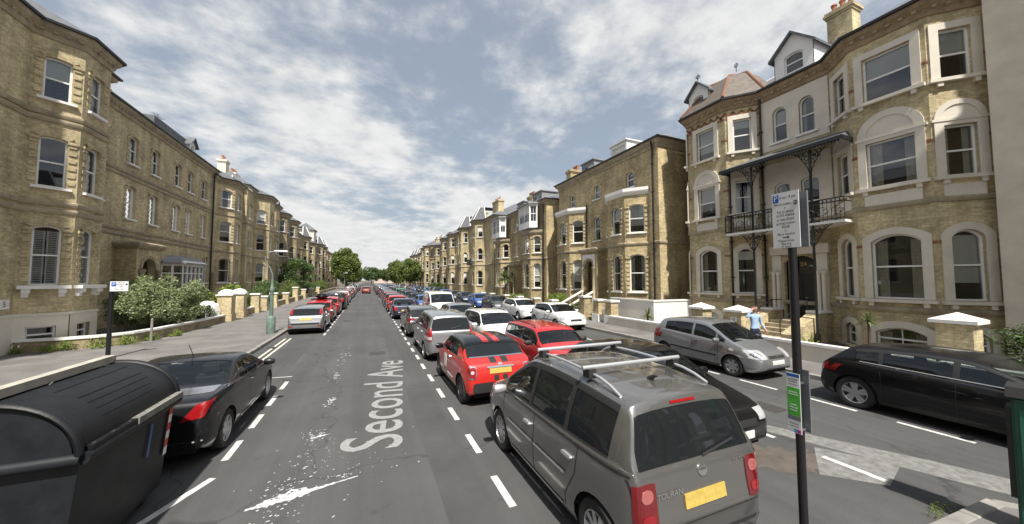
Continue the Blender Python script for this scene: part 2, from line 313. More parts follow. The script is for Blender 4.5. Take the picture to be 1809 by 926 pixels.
for (cx_, cy_, sx, sy, k, rr) in ((-0.95, 5.5, .30, .35, 60, .011), (-1.0, 5.0, .35, .25, 28, .010), (-0.8, 7.15, .16, .22, 45, .013), (-0.8, 6.4, .25, .7, 55, .008), (-.72, 9.0, .10, .35, 30, .018), (-.75, 11.2, .12, .5, 25, .02), (-.75, 14, .15, 1.5, 26, .025), (-.3, 6, .9, .9, 60, .008), (-.3, 5.6, .12, .06, 14, .012)):
    for i in range(k):
        q = random.uniform(.4, 1.3); blob(sp, (cx_ + random.gauss(0, sx * .6), cy_ + random.gauss(0, sy * .6)), rr * q * random.uniform(.8, 2.2), rr * q, random.uniform(0.2, 0.9), 7, .4)
blob(sp, (-0.72, 7.12), .13, .05, .35, 22, .5); blob(sp, (-0.95, 5.36), .2, .07, .35, 26, .6); blob(sp, (-.7, 9.1), .08, .06, .3, 18, .5)
sp.v = [(a, b, .0058) for a, b, c in sp.v]; sp.obj('paint_splatter', SPILL, road, kind='stuff')
PATCH = pmat('road_repair', (0.064, 0.064, 0.065), 0.85, noise=(0.9, 0.25, 9), bump=(150, 0.3))
m = MB(); m.face([(-3.1, 13.5, .0025), (-2.2, 13.4, .0025), (-2.2, 19, .0025), (-3.1, 19, .0025)]); m.face([(.9, -2, .0025), (1.55, -2, .0025), (1.5, 9.5, .0025), (.95, 9.3, .0025)]); m.obj('road_repair', PATCH, road)
m = MB(); m.face([(6.75, 4.4, .0030), (7.0, 4.6, .0030), (8.1, 2.5, .0030), (8.9, .6, .0030), (8.3, .5, .0030), (7.6, 2.1, .0030)]); m.obj('trench_patch', CONC, road)
m = MB(); m.face([(6.05, 2.95, .0036), (6.95, 3.45, .0036), (7.5, 2.62, .0036), (6.6, 2.42, .0036)]); m.obj('trench_patch', CONC, road)
m = MB(); blob(m, (6.0, 3.45), .85, .38, -.5, 60, .3, .0028); blob(m, (5.2, 4.3), .5, .25, -.4, 40, .35, .0028); m.obj('worn_patch', pmat('brown_wear', (.105, .088, .075), .9, noise=(3, .4, 9)), road)
# pavements: raised slabs with a row of kerb stones along the edge
PZ = 0.12
def pavement(name, poly, mat=PAVE):
    m = MB(); n = len(poly); m.face([(x, y, PZ) for x, y in poly])
    for i in range(n):
        a, b = poly[i], poly[(i + 1) % n]; m.face([(*a, -.05), (*b, -.05), (*b, PZ), (*a, PZ)])
    return m.obj(name, mat, kind='structure')
pl = pavement('pavement_left', [(KL - .15, -25), (KL - .15, 420), (-8.6, 420), (-8.6, 24), (-30, 19.9), (-30, -25)])
prr = pavement('pavement_right', [(KR + .15, 420), (KR + .15, -25), (13.75, -25), (13.75, 420)])
isl = pavement('central_island', [(1.95, -12), (7.05, -12), (7.25, 1.5), (7.05, 1.72), (5.7, 1.80), (1.95, 1.55)])
def kerbs(parent, path, l=0.88, t=0.15, limit=300):
    me = {}; P = [Vector(p) for p in path]
    for a, b in zip(P, P[1:]):
        d = b - a; n = max(1, round(d.length / l)); st = d.length / n; ang = math.atan2(d.y, d.x); key = round(st, 3)
        if key not in me:
            q = MB(); q.extrude([(0.006, 0), (st - .006, 0), (st - .006, PZ + .01), (0.006, PZ + .01)], 0, t)
            mm = q.mesh('kerb_stone', KERB); bm = bmesh.new(); bm.from_mesh(mm); bmesh.ops.bevel(bm, geom=bm.edges[:], offset=.012, segments=1, affect='EDGES'); bm.to_mesh(mm); bm.free(); me[key] = mm
        for k in range(n):
            p = a + d * (k / n); add('kerb_stone', me[key], parent, (p.x, p.y, random.uniform(-.008, .004)), ang)
kerbs(pl, [(KL - .15, 62), (KL - .15, 0)]); kerbs(prr, [(KR + .15, 0), (KR + .15, 55)])
kerbs(isl, [(7.18, -2), (7.27, 1.47)]); kerbs(isl, [(7.27, 1.5), (7.08, 1.72)]); kerbs(isl, [(7.05, 1.74), (5.7, 1.82)]); kerbs(isl, [(5.68, 1.82), (1.95, 1.57)])
m = MB(); m.box(KL - .15, KL, 62, 420, -.05, PZ + .005); m.obj('far_kerb', KERB, pl, kind='stuff')
m = MB(); m.box(KR, KR + .15, 55, 420, -.05, PZ + .005); m.obj('far_kerb', KERB, prr, kind='stuff')
m = MB(); m.face([(13.75, -25, .10), (40, -25, .10), (40, 420, .10), (13.75, 420, .10)]); m.obj('front_gardens_right', SOIL, kind='structure')
m = MB(); m.face([(-8.6, 24.0, .10), (-8.6, 420, .10), (-45, 420, .10), (-45, 17.03, .10)]); m.obj('front_gardens_left', SOIL, kind='structure')
strip([(-12.5, 12.6), (-10.6, 12.9)], 0.09, LINE, 'forecourt_line', PZ + .004).parent = pl
strip([(-7.6, 15.2), (-6.9, 15.3)], 0.08, LINE, 'forecourt_line', PZ + .004).parent = pl
# ------------------------------------------------------------------ house kit
def outline(w, h, rise, n=10):
    P = [(-w / 2, 0), (w / 2, 0)]
    if rise <= 0.001: return P + [(w / 2, h), (-w / 2, h)]
    R = (w * w / 4 + rise * rise) / (2 * rise); cz = h - R; a0 = math.asin(min(1, w / 2 / R))
    if rise > w / 2 - 1e-6: a0 = PI / 2
    return P + [(R * math.sin(a0 * (1 - 2 * k / n)), cz + R * math.cos(a0 * (1 - 2 * k / n))) for k in range(n + 1)]
def ring(m, outer, inner, y0, y1, mi=0):                 # flat band between two outlines of equal length, front at y0, back at y1
    n = len(outer)
    for i in range(n):
        j = (i + 1) % n
        a, b, c, d = outer[i], outer[j], inner[j], inner[i]
        m.face([(a[0], y0, a[1]), (b[0], y0, b[1]), (c[0], y0, c[1]), (d[0], y0, d[1])], mi)
        m.face([(a[0], y0, a[1]), (b[0], y0, b[1]), (b[0], y1, b[1]), (a[0], y1, a[1])], mi)
        m.face([(d[0], y0, d[1]), (c[0], y0, c[1]), (c[0], y1, c[1]), (d[0], y1, d[1])], mi)
WC = {}
def window_meshes(w, h, rise, bars, sur, detail):
    key = (round(w, 2), round(h, 2), round(rise, 2), bars, sur, detail)
    if key in WC: return WC[key]
    out = outline(w, h, rise); k = .06; inn = [(x * (w - 2 * k) / w, k + z * (h - 2 * k) / h) for x, z in out]
    f = MB(); ring(f, out, inn, .10, .20); mid = h * .5
    f.box(-w / 2 + k, w / 2 - k, .11, .17, mid - .03, mid + .03)
    if bars in ('two', 'four'): f.box(-.014, .014, .115, .155, k, h - k)
    if bars == 'four':
        for q in (.25, .75): f.box(-w / 2 + k, w / 2 - k, .117, .150, h * q - .013, h * q + .013)
    d = {'frame': f.mesh('window', SASH)}
    p = MB(); p.face([(x, .145, z) for x, z in inn]); d['pane'] = p.mesh('pane', GLASS if detail else FARGLASS)
    if not detail: b = MB(); b.box(-w / 2 + .06, w / 2 - .06, .125, .13, h * .55, h - .06 - rise * .6); d['blind'] = b.mesh('blind', BLIND)
    s = MB(); s.box(-w / 2 - .14, w / 2 + .14, -.13, .10, -.10, -.003); d['sill'] = s.mesh('sill', WHITE)
    if detail:
        b = MB(); b.box(-w / 2 + .05, w / 2 - .05, .22, .235, h * .52, h - .05 - rise * .5); d['blind'] = b.mesh('blind', BLIND)
        for kk, lo in (('blind_a', .25), ('blind_b', .74)): b = MB(); b.box(-w / 2 + .05, w / 2 - .05, .22, .235, h * lo, h - .05 - rise * .5); d[kk] = b.mesh('blind', BLIND)
        for sgn in (-1, 1):
            c = MB()
            for q in range(5):
                xa = sgn * (w / 2 - .03 - q * w * .05); xb = sgn * (w / 2 - .03 - (q + 1) * w * .05); ya, yb = (.25, .266) if q % 2 else (.266, .25)
                c.face([(xa, ya, .04), (xb, yb, .04), (xb, yb, h - .06 - rise * .6), (xa, ya, h - .06 - rise * .6)])
            d['curtain' + '_lr'[(sgn + 3) // 2]] = c.mesh('curtain', CURT)
        t = MB()
        for sgn in (-1, 1):
            x0, x1 = (.02, w / 2 - .06) if sgn > 0 else (-w / 2 + .06, -.02)
            q = 0.09
            while q < h - .12 - rise:
                t.box(x0 + .04, x1 - .04, .20, .235, q, q + .035); q += .07
            t.box(x0, x0 + .04, .195, .24, .06, h - .1 - rise); t.box(x1 - .04, x1, .195, .24, .06, h - .1 - rise)
        d['shutter'] = t.mesh('shutter', SHUT)
    if sur:
        e = MB(); mw = .24 if sur in ('stucco', 'tymp') else .14; hh = h + mw
        smat = {'stucco': STUCCO, 'tymp': STUCCO, 'brick': BRICKG, 'white': WHITE}[sur]
        inn2 = [(x, max(z, 0)) for x, z in outline(w, h, rise)]
        o2 = outline(w + 2 * mw, hh, rise * (w + 2 * mw) / w if rise < w / 2 - .01 else (w + 2 * mw) / 2)
        if sur == 'brick':          # hood of gauged brick over the head only, stopped by blocks at the springing
            ring_n = len(out); pts_o = o2[2:]; pts_i = [(x * 1.0, z) for x, z in out[2:]]
            if len(pts_o) == len(pts_i) and len(pts_o) > 2:
                for i in range(len(pts_o) - 1):
                    a, b, c_, d_ = pts_o[i], pts_o[i + 1], pts_i[i + 1], pts_i[i]
                    e.face([(a[0], -.05, a[1]), (b[0], -.05, b[1]), (c_[0], -.05, c_[1]), (d_[0], -.05, d_[1])]); e.face([(a[0], -.05, a[1]), (b[0], -.05, b[1]), (b[0], .02, b[1]), (a[0], .02, a[1])]); e.face([(d_[0], -.05, d_[1]), (c_[0], -.05, c_[1]), (c_[0], .02, c_[1]), (d_[0], .02, d_[1])])
            else: e.box(-w / 2 - mw, w / 2 + mw, -.05, .02, h + .003, h + .16)
            zs = h - rise
            for sg in (-1, 1):
                e.box(sg * (w / 2 + .11) - .13, sg * (w / 2 + .11) + .13, -.07, .02, zs - .12, zs)
                q = .15
                while q < zs - .2: e.box(sg * (w / 2 + .12) - .10, sg * (w / 2 + .12) + .10, -.035, .02, q, q + .15); q += .30
        else:
            ring(e, o2, inn2, -.05, .02)
            e.box(-w / 2 - mw - .08, w / 2 + mw + .08, -.16, .02, -.13, -.012)
            for sg in (-1, 1): e.box(sg * (w / 2 + .05) - .07, sg * (w / 2 + .05) + .07, -.12, .02, -.28, -.13)
            if sur == 'tymp':       # blind arch above a square-headed sash
                W2 = w + 2 * mw; z0 = h + mw; arc = [(math.cos(PI * k / 14) * W2 / 2, z0 + math.sin(PI * k / 14) * W2 * .5) for k in range(15)]; arci = [(x * .72, z0 + (z - z0) * .72) for x, z in arc]
                for i in range(14):
                    a, b, c_, d_ = arc[i], arc[i + 1], arci[i + 1], arci[i]
                    e.face([(a[0], -.055, a[1]), (b[0], -.055, b[1]), (c_[0], -.055, c_[1]), (d_[0], -.055, d_[1])]); e.face([(a[0], -.055, a[1]), (b[0], -.055, b[1]), (b[0], .02, b[1]), (a[0], .02, a[1])]); e.face([(d_[0], -.055, d_[1]), (c_[0], -.055, c_[1]), (c_[0], -.02, c_[1]), (d_[0], -.02, d_[1])])
                e.face([(x, -.02, z) for x, z in arci]); e.box(-W2 / 2 - .06, W2 / 2 + .06, -.075, .02, z0 - .1, z0 - .01)
                e.box(-w / 2 - .1, w / 2 + .1, -.06, .02, -.75, -.285)
        d['surround'] = e.mesh('surround', smat)
    WC[key] = d; return d
def add_window(house, p, ang, w, h, rise=0.0, bars='one', sur=None, detail=True, dress=None, sill=True):
    d = window_meshes(w, h, rise, bars, sur, detail)
    o = add('window', d['frame'], house, p, ang); add('pane', d['pane'], o)
    if sill and sur not in ('stucco', 'tymp'): add('sill', d['sill'], o)
    if detail:
        dress = dress if dress is not None else random.choice(['blind', 'blind_a', 'blind_b', 'curtain', 'curtain', 'curtain', None])
        if dress == 'curtain': add('curtain', d['curtainl'], o); add('curtain', d['curtainr'], o)
        elif dress: add(dress.split('_')[0], d[dress], o)
    elif random.random() < .4: add('blind', d['blind'], o)
    if sur: tag(add('surround', d['surround'], o), kind='stuff' if sur == 'brick' else None)
    return o
def wall(m, p0, p1, z0, z1, ops, mi=0, rv=.2):
    """wall face from p0 to p1 (outward to the right of travel) with openings (centre u, z, w, h, rise) and their reveals"""
    P0 = Vector(p0); D = Vector(p1) - P0; L = D.length; D /= L; Nn = Vector((D.y, -D.x))
    def pt(u, z, dep=0): q = P0 + D * u - Nn * dep; return (q.x, q.y, z)
    us = sorted({0, L} | {o[0] - o[2] / 2 for o in ops} | {o[0] + o[2] / 2 for o in ops}); zs = sorted({z0, z1} | {o[1] for o in ops} | {o[1] + o[3] for o in ops})
    us = [u for u in us if -1e-6 <= u <= L + 1e-6]; zs = [z for z in zs if z0 - 1e-6 <= z <= z1 + 1e-6]
    for a, b in zip(us, us[1:]):
        for c, d in zip(zs, zs[1:]):
            if b - a < 1e-4 or d - c < 1e-4: continue
            mu, mz = (a + b) / 2, (c + d) / 2
            if any(abs(mu - o[0]) < o[2] / 2 and o[1] < mz < o[1] + o[3] for o in ops): continue
            m.face([pt(a, c), pt(b, c), pt(b, d), pt(a, d)], mi)
    for (uc, oz, w, h, rise) in ops:
        ol = outline(w, h, rise); n = len(ol)
        for i in range(n):
            a, b = ol[i], ol[(i + 1) % n]
            m.face([pt(uc + a[0], oz + a[1]), pt(uc + b[0], oz + b[1]), pt(uc + b[0], oz + b[1], rv), pt(uc + a[0], oz + a[1], rv)], mi)
        if rise > .001:
            arc = ol[2:]; k = len(arc) // 2
            for i in range(len(arc) - 1):
                cx_ = w / 2 if (arc[i][0] + arc[i + 1][0]) > 0 else -w / 2
                m.face([pt(uc + cx_, oz + h), pt(uc + arc[i][0], oz + arc[i][1]), pt(uc + arc[i + 1][0], oz + arc[i + 1][1])], mi)
            m.face([pt(uc - w / 2, oz + h), pt(uc + w / 2, oz + h), pt(uc, oz + h)], mi) if False else None
def chimney(house, x, y, z0, z1, wx=1.2, wy=.7, pots=4, mat=BRICK):
    m = MB(); m.box(x - wx / 2, x + wx / 2, y - wy / 2, y + wy / 2, z0, z1 - .35)
    for k, e in enumerate((.05, .11, .06)): m.box(x - wx / 2 - e, x + wx / 2 + e, y - wy / 2 - e, y + wy / 2 + e, z1 - .35 + k * .12, z1 - .35 + (k + 1) * .12 - .003)
    c = m.obj('chimney', mat, house); pm = MB(); pm.lathe([(.0, 0), (.13, 0), (.11, .1), (.10, .42), (.135, .44), (.135, .52), (.09, .52), (.08, .2)], n=10); me = pm.mesh('chimney_pot', CLAY, True, 40)
    for k in range(pots): add('chimney_pot', me, c, (x - wx / 2 + wx * (k + .5) / pots, y, z1))
    return c
def pipe(house, x, y, z0, z1, r=.05, mat=IRON):
    m = MB(); m.tube([(x, y, z0), (x, y, z1)], r)
    z = z0 + 1
    while z < z1: m.box(x - .08, x + .08, y - .07, y + .07, z, z + .06); z += 1.9
    return m.obj('drainpipe', mat, house)
def dormer(house, x, y, z, w=1.5, h=1.5, dep=2.5, style='box', wall_m=LEAD):
    m = MB(); fw = w / 2
    if style == 'box':
        wall(m, (x - fw, y), (x + fw, y), z, z + h, [(fw, z + .3, w - .35, h - .55, 0)]); m.box(x - fw, x - fw + .02, y, y + dep, z, z + h); m.box(x + fw - .02, x + fw, y, y + dep, z, z + h); m.box(x - fw - .12, x + fw + .12, y - .15, y + dep, z + h + .003, z + h + .11)
        d = m.obj('dormer', wall_m, house)
        for sg in (-1, 1): o = add_window(house, (x + sg * (w - .35) / 4, y, z + .3), 0, (w - .35) / 2, h - .55, detail=False, sill=False); 
    else:
        gh = h + fw * 1.0
        wall(m, (x - fw, y), (x + fw, y), z, z + h, [(fw, z + .35, w * .48, h - .45, .12)]); m.face([(x - fw, y, z + h), (x + fw, y, z + h), (x, y, z + gh)])
        m.box(x - fw, x - fw + .03, y, y + dep, z, z + h); m.box(x + fw - .03, x + fw, y, y + dep, z, z + h)
        d = m.obj('dormer', wall_m, house); q = MB()
        for sg in (-1, 1):
            a = (x + sg * (fw + .18), z + h - .18); b = (x, z + gh); t = .12
            q.extrude([a, b, (b[0], b[1] + t), (a[0], a[1] + t)], y - .2, y + dep)
        q.obj('dormer_roof', SLATE, d); add_window(house, (x, y, z + .35), 0, w * .48, h - .45, .12, detail=False, sill=False)
    return d
def house(name, label, org, rz, W, bays, floors, eaves, mains=(), door=None, sur=None, mat=BRICK, det=True, roof='hip', depth=11, ridge=3.2, cornice=True, strings=(), base_mat=None, base_z=0, bay_roof='parapet', side_left=True, extra=None, stair=False, ang_seed=0):
    """local frame: x along the street (left to right from the pavement), y into the plot, main wall at y = 0; bays project to -y.
    bays: (x of first corner on the wall, cant run, front width, depth, top or None, front window w, cant window w); floors: (sill, h, rise, bars, surround)"""
    H = empty(name, (org[0], org[1], 0), rz, label=label, cat='house'); m = MB()
    bays = sorted(bays); segs = []; full = []; x = 0
    path = [(0, 0)]
    for b in bays:
        xs, ca, fw, dp, top = b[:5]; ca, cr = ca if isinstance(ca, tuple) else (ca, ca)
        if xs > x: segs.append(((x, 0), (xs, 0), 0, eaves, 'main', None))
        pts = [(xs, 0), (xs + ca, -dp), (xs + ca + fw, -dp), (xs + ca + cr + fw, 0)]; t = top or eaves
        for i, kind in enumerate(('cantL', 'front', 'cantR')): segs.append((pts[i], pts[i + 1], 0, t, kind, b))
        if top:
            segs.append(((xs, 0), (xs + ca + cr + fw, 0), top, eaves, 'above', b)); path += [(xs, 0), (xs + ca + cr + fw, 0)]
        else: path += pts
        x = xs + ca + cr + fw
    if x < W: segs.append(((x, 0), (W, 0), 0, eaves, 'main', None))
    path.append((W, 0)); q = [path[0]]
    for p in path[1:]:
        if (Vector(p) - Vector(q[-1])).length > .02: q.append(p)
    path = q
    segops = []
    for a, b, z0, z1, kind, bay in segs:
        A, B = Vector(a), Vector(b); L = (B - A).length; ang = math.atan2(B.y - A.y, B.x - A.x); ops = []; wins = []
        def put(u, f, w):
            zs, h, rise, bars, su = f[:5]
            if zs < z0 or zs + h > z1: return
            ops.append((u, zs, w, h, rise)); p = A.lerp(B, u / L); wins.append((p, zs, w, h, rise, bars, su))
        if kind in ('cantL', 'front', 'cantR'):
            w = bay[5] if kind == 'front' else bay[6]
            if w > 0 and L > w + .1:
                for f in floors: put(L / 2, f, w)
        else:
            for (mx, fi, w) in mains:
                if a[0] < mx < b[0]:
                    f = floors[fi] if isinstance(fi, int) else fi
                    put(mx - a[0], f, w)
        if kind == 'main' and door and a[0] < door[0] < b[0]: ops.append((door[0] - a[0], door[1], door[2], door[3], door[4]))
        wall(m, a, b, z0, z1, ops); segops.append((a, b, z0, ops))
        for (p, zs, w, h, rise, bars, su) in wins: add_window(H, (p.x, p.y, zs), ang, w, h, rise, bars, su, det)
    m.face([(0, 0, 0), (0, depth, 0), (0, depth, eaves), (0, 0, eaves)]); m.face([(W, 0, 0), (W, depth, 0), (W, depth, eaves), (W, 0, eaves)]); m.face([(0, depth, 0), (W, depth, 0), (W, depth, eaves), (0, depth, eaves)])
    m.obj('wall', mat, H)
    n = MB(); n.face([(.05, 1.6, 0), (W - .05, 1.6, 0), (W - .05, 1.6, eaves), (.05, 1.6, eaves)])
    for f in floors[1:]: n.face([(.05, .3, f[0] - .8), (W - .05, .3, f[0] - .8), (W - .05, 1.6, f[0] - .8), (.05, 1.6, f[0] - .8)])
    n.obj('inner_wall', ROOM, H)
    if cornice:
        c = MB(); c.sweep([(0, depth)] + path + [(W, depth)], [(.0, eaves - .5), (.06, eaves - .5), (.10, eaves - .3), (.26, eaves - .16), (.30, eaves), (0, eaves)]); c.obj('cornice', STONE if cornice == True else cornice, H)
        c = MB(); c.sweep([(0, depth)] + path + [(W, depth)], [(.24, eaves + .003), (.40, eaves + .003), (.40, eaves + .10), (.24, eaves + .10)]); c.obj('gutter', IRON, H)
        if det:
            c = MB(); dst = .0
            for a, b in zip(path, path[1:]):
                A, B = Vector(a), Vector(b); L = (B - A).length; d = (B - A) / L; nn = Vector((d.y, -d.x)); k = int(L / .3)
                for i in range(k):
                    p = A + d * (L * (i + .5) / k); mt = Matrix.Translation((p.x, p.y, 0)) @ Matrix.Rotation(math.atan2(d.y, d.x), 4, 'Z'); c.box(-.06, .06, -.19, .02, eaves - .30, eaves - .17, 0, mt)
            c.obj('cornice_brackets', STONE, H, kind='stuff')
    for z in strings:
        ps = [(0, depth)]; 
        for a, b, z0, z1, kind, bay in segs:
            if z0 <= z <= z1: ps += [a, b]
        ps.append((W, depth)); pq = [ps[0]]
        for p in ps[1:]:
            if (Vector(p) - Vector(pq[-1])).length > .02: pq.append(p)
        c = MB(); c.sweep(pq, [(0, z - .12), (.05, z - .12), (.08, z - .03), (.08, z + .04), (0, z + .08)]); c.obj('string_course', STONE, H)
    if base_mat:
        ps = []
        for a, b, z0, z1, kind, bay in segs:
            if z0 == 0: ps += [a, b]
        pq = [ps[0]]
        for p in ps[1:]:
            if (Vector(p) - Vector(pq[-1])).length > .02: pq.append(p)
        c = MB()
        for a_, b_, z0_, ops_ in segops:
            if z0_ == 0:
                d_ = (Vector(b_) - Vector(a_)).normalized(); nn = Vector((d_.y, -d_.x)) * .04; wall(c, Vector(a_) + nn, Vector(b_) + nn, 0, base_z, [q_ for q_ in ops_ if q_[1] + q_[3] < base_z], rv=.06)
        c.sweep(pq, [(0.002, base_z), (.07, base_z), (.07, base_z + .05), (.002, base_z + .09)]); c.obj('plinth', base_mat, H)
    for b in bays:
        xs, ca, fw, dp, top = b[:5]; t = top or eaves; ca, cr = ca if isinstance(ca, tuple) else (ca, ca)
        pts = [(xs, 0), (xs + ca, -dp), (xs + ca + fw, -dp), (xs + ca + cr + fw, 0)]
        if top:
            c = MB(); c.sweep(pts, [(0, t - .25), (.05, t - .25), (.16, t - .1), (.20, t), (.20, t + .22), (.0, t + .22)]); c.obj('bay_parapet', WHITE if bay_roof == 'white' else STONE, H)
            c = MB(); c.face([(x_, y_, t + .1) for x_, y_ in pts]); c.obj('bay_roof', LEAD, H)
        else:
            c = MB(); ap = (xs + ca + fw / 2, 1.6, eaves + (1.9 if bay_roof != 'turret' else 3.2)); e = eaves + .10
            o = [(xs - .3, .0), (xs + ca - .15, -dp - .32), (xs + ca + fw + .15, -dp - .32), (xs + ca + cr + fw + .3, 0)]
            if bay_roof == 'turret':
                cxm = xs + ca + fw / 2; in_ = [(cxm + (px_ - cxm) * .5, (py_ + .4) * .35, eaves + 2.3) for px_, py_ in o]
                for i in range(3): c.face([(*o[i], e), (*o[i + 1], e), in_[i + 1], in_[i]])
                c.face(in_); c.face([in_[0], in_[3], (cxm + 1.2, 3, eaves + 2.3), (cxm - 1.2, 3, eaves + 2.3)])
                h_ = MB()
                for i in range(4): h_.tube([(*o[i], e + .03), in_[i]], .07, 6)
                h_.obj('roof_hip', WHITE, H)
            else:
                for i in range(3): c.face([(*o[i], e), (*o[i + 1], e), ap])
                c.face([(*o[0], e), ap, (xs - .3, 3, e)]); c.face([(*o[3], e), ap, (xs + ca + cr + fw + .3, 3, e)])
            c.obj('bay_roof', SLATE, H)
    c = MB(); e = eaves + .08; y0, y1 = -.35, depth + .3; rz_ = eaves + ridge; hx = min(depth * .45, W * .3) if roof == 'hip' else 0
    a0, a1, a2, a3 = (-.3, y0, e), (W + .3, y0, e), (W + .3, y1, e), (-.3, y1, e); r0, r1 = (hx, depth / 2, rz_), (W - hx, depth / 2, rz_)
    c.face([a0, a1, r1, r0]); c.face([a1, a2, r1]); c.face([a2, a3, r0, r1]); c.face([a3, a0, r0]); c.obj('roof', SLATE, H)
    c = MB(); c.tube([r0, r1], .09, 6)
    if roof == 'hip': c.tube([a0, r0], .07, 6); c.tube([a1, r1], .07, 6)
    c.obj('ridge_tiles', LEAD, H)
    if door:
        dx, dz, dw, dh, dr = door[:5]; dcol = door[5] if len(door) > 5 else BLACKP
        d = MB(); d.box(dx - dw / 2, dx + dw / 2, .35, .42, dz, dz + dh)
        for sg in (-1, 1):
            for (za, zb_) in ((.15, .8), (.95, min(1.9, dh - .6))): d.box(dx + sg * dw * .24 - dw * .17, dx + sg * dw * .24 + dw * .17, .33, .36, dz + za, dz + zb_)
        D = d.obj('door', dcol, H); k = MB(); k.lathe([(0, -.03), (.03, -.03), (.035, 0), (.03, .03), (0, .03)], (dx + .08, .31, dz + 1.0), 8, 'y'); k.obj('door_knob', CHROME, D)
        if dh > 2.4:
            fl = MB(); fl.face([(dx - dw / 2 + .1, .325, dz + 2.15), (dx + dw / 2 - .1, .325, dz + 2.15), (dx + dw / 2 - .1, .325, dz + dh - .12 - dr * .5), (dx - dw / 2 + .1, .325, dz + dh - .12 - dr * .5)]); fl.obj('fanlight', GLASS if det else FARGLASS, D)
    return H
def porch(H, x, z0, w=2.2, h=3.6, dep=.9, mat=BRICK, arch=True, face_mat=None):
    """projecting entrance with an arched opening and a flat hood"""
    m = MB(); ow = w * .56; P = [(x - w / 2, 0), (x - w / 2, -dep), (x + w / 2, -dep), (x + w / 2, 0)]
    wall(m, P[0], P[1], 0, z0 + h, []); wall(m, P[1], P[2], 0, z0 + h, [(w / 2, z0, ow, h * .82, ow / 2)], rv=.35); wall(m, P[2], P[3], 0, z0 + h, []); o = m.obj('porch', face_mat or mat, H)
    c = MB(); c.sweep(P, [(0, z0 + h - .1), (.1, z0 + h - .1), (.22, z0 + h + .08), (.22, z0 + h + .2), (0, z0 + h + .3)]); c.box(x - w / 2, x + w / 2, -dep, 0, z0 + h + .02, z0 + h + .2); c.obj('hood', STONE, o)
    c = MB(); ol = outline(ow, h * .82, ow / 2); o2 = [(q * 1.28, zz * 1.0 + (.16 if i > 1 else 0)) for i, (q, zz) in enumerate(ol)]
    for i in range(2, len(ol) - 1):
        a, b, c_, d_ = o2[i], o2[i + 1], ol[i + 1], ol[i]; yy = -dep - .05
        c.face([(x + a[0], yy, z0 + a[1]), (x + b[0], yy, z0 + b[1]), (x + c_[0], yy, z0 + c_[1]), (x + d_[0], yy, z0 + d_[1])]); c.face([(x + a[0], yy, z0 + a[1]), (x + b[0], yy, z0 + b[1]), (x + b[0], -dep + .02, z0 + b[1]), (x + a[0], -dep + .02, z0 + a[1])])
    c.obj('arch_moulding', STONE, o)
    for sg in (-1, 1):
        k = MB(); cx_ = x + sg * (ow / 2 + .17); zs = z0 + h * .82 - ow / 2; k.lathe([(.15, z0), (.15, z0 + .2), (.11, z0 + .25), (.10, zs - .3), (.13, zs - .25), (.18, zs - .05), (.18, zs)], (cx_, -dep - .1, 0), 12); k.obj('column', STONE, o, True, 40)
    n = int(round(z0 / .17)); s = MB()
    for i in range(n): s.box(x - ow / 2 - .25, x + ow / 2 + .25, -dep - .3 * (n - i), -dep - .3 * (n - i - 1) - (0 if i < n - 1 else .002), 0, z0 * (i + 1) / n)
    s.box(x - ow / 2 - .1, x + ow / 2 + .1, -dep - .002, -.05, 0, z0 - .003)
    s.obj('steps', STONE, o); return o

# iron covers let into the carriageway
for (x, y, w, l) in ((.4, 14.2, .6, .6), (-1.2, 26, .6, .6), (8.2, 4.9, .45, .6), (-3.6, 17, .35, .45)):
    m = MB(); m.face([(-w / 2, -l / 2, .0042), (w / 2, -l / 2, .0042), (w / 2, l / 2, .0042), (-w / 2, l / 2, .0042)])
    for k in range(5): m.box(-w / 2 + .05, w / 2 - .05, -l / 2 + l * (k + .3) / 5, -l / 2 + l * (k + .7) / 5, .0045, .009)
    m.obj('drain_cover', pmat('cast_iron', (.075, .07, .066), .6, .3, noise=(20, .3)), road).location = (x, y, 0)
# ------------------------------------------------------------------ houses on the right
RR, RL = -PI / 2, PI / 2
BASE = (.2, .85, .22, 'two', 'stucco')
F24 = [(2.1, 2.4, .26, 'one', 'stucco'), (6.35, 1.75, 0, 'one', 'tymp'), (9.75, 1.75, 0, 'one', 'stucco')]
H24 = house('stucco_trimmed_house', 'tall brick house with cream stucco window surrounds and a first-floor iron balcony', (18.95, 15.2), RR, 11.2,
            [(0, (.4, 1.2), 2.4, 1.0, None, 1.1, .82), (7.0, (1.1, 1.0), 2.05, 1.0, None, 1.32, .80)], F24 + [BASE], 12.6,
            mains=[(4.95, (5.35, 2.3, .15, 'one', None), .7), (6.1, (5.35, 2.3, .15, 'one', None), .7), (4.95, (9.75, 1.75, .25, 'one', None), .62), (6.1, (9.75, 1.75, .25, 'one', None), .62)],
            door=(5.55, .95, 1.35, 3.0, .3), mat=BRICKG, strings=(1.75, 5.6), cornice=pmat('brown_cornice', (.30, .215, .13), .85, noise=(4, .35)), ridge=3.6)
def rel(H, m, name, mat, **k): return m.obj(name, mat, H, **k)
m = MB()                                                   # zigzag of red brick under the eaves of the left bay
for a, b in (((.4, -1.0), (2.8, -1.0)), ((2.8, -1.0), (4.0, 0))):
    A, B = Vector(a), Vector(b); L = (B - A).length; ang = math.atan2(B.y - A.y, B.x - A.x); k = round(L / .42)
    for i in range(k):
        for sg in (-1, 1):
            mt = Matrix.Translation((*A.lerp(B, (i + .5 + sg * .25) / k), 12.0 - .15)) @ Matrix.Rotation(ang, 4, 'Z') @ Matrix.Rotation(sg * -.75, 4, 'Y'); m.box(-.19, .19, -.035, .02, -.045, .045, 0, mt)
    mt = Matrix.Translation((*A, 0)) @ Matrix.Rotation(ang, 4, 'Z'); m.box(.03, L - .03, -.03, .02, 11.60, 11.68, 0, mt); 
rel(H24, m, 'zigzag_frieze', REDB)
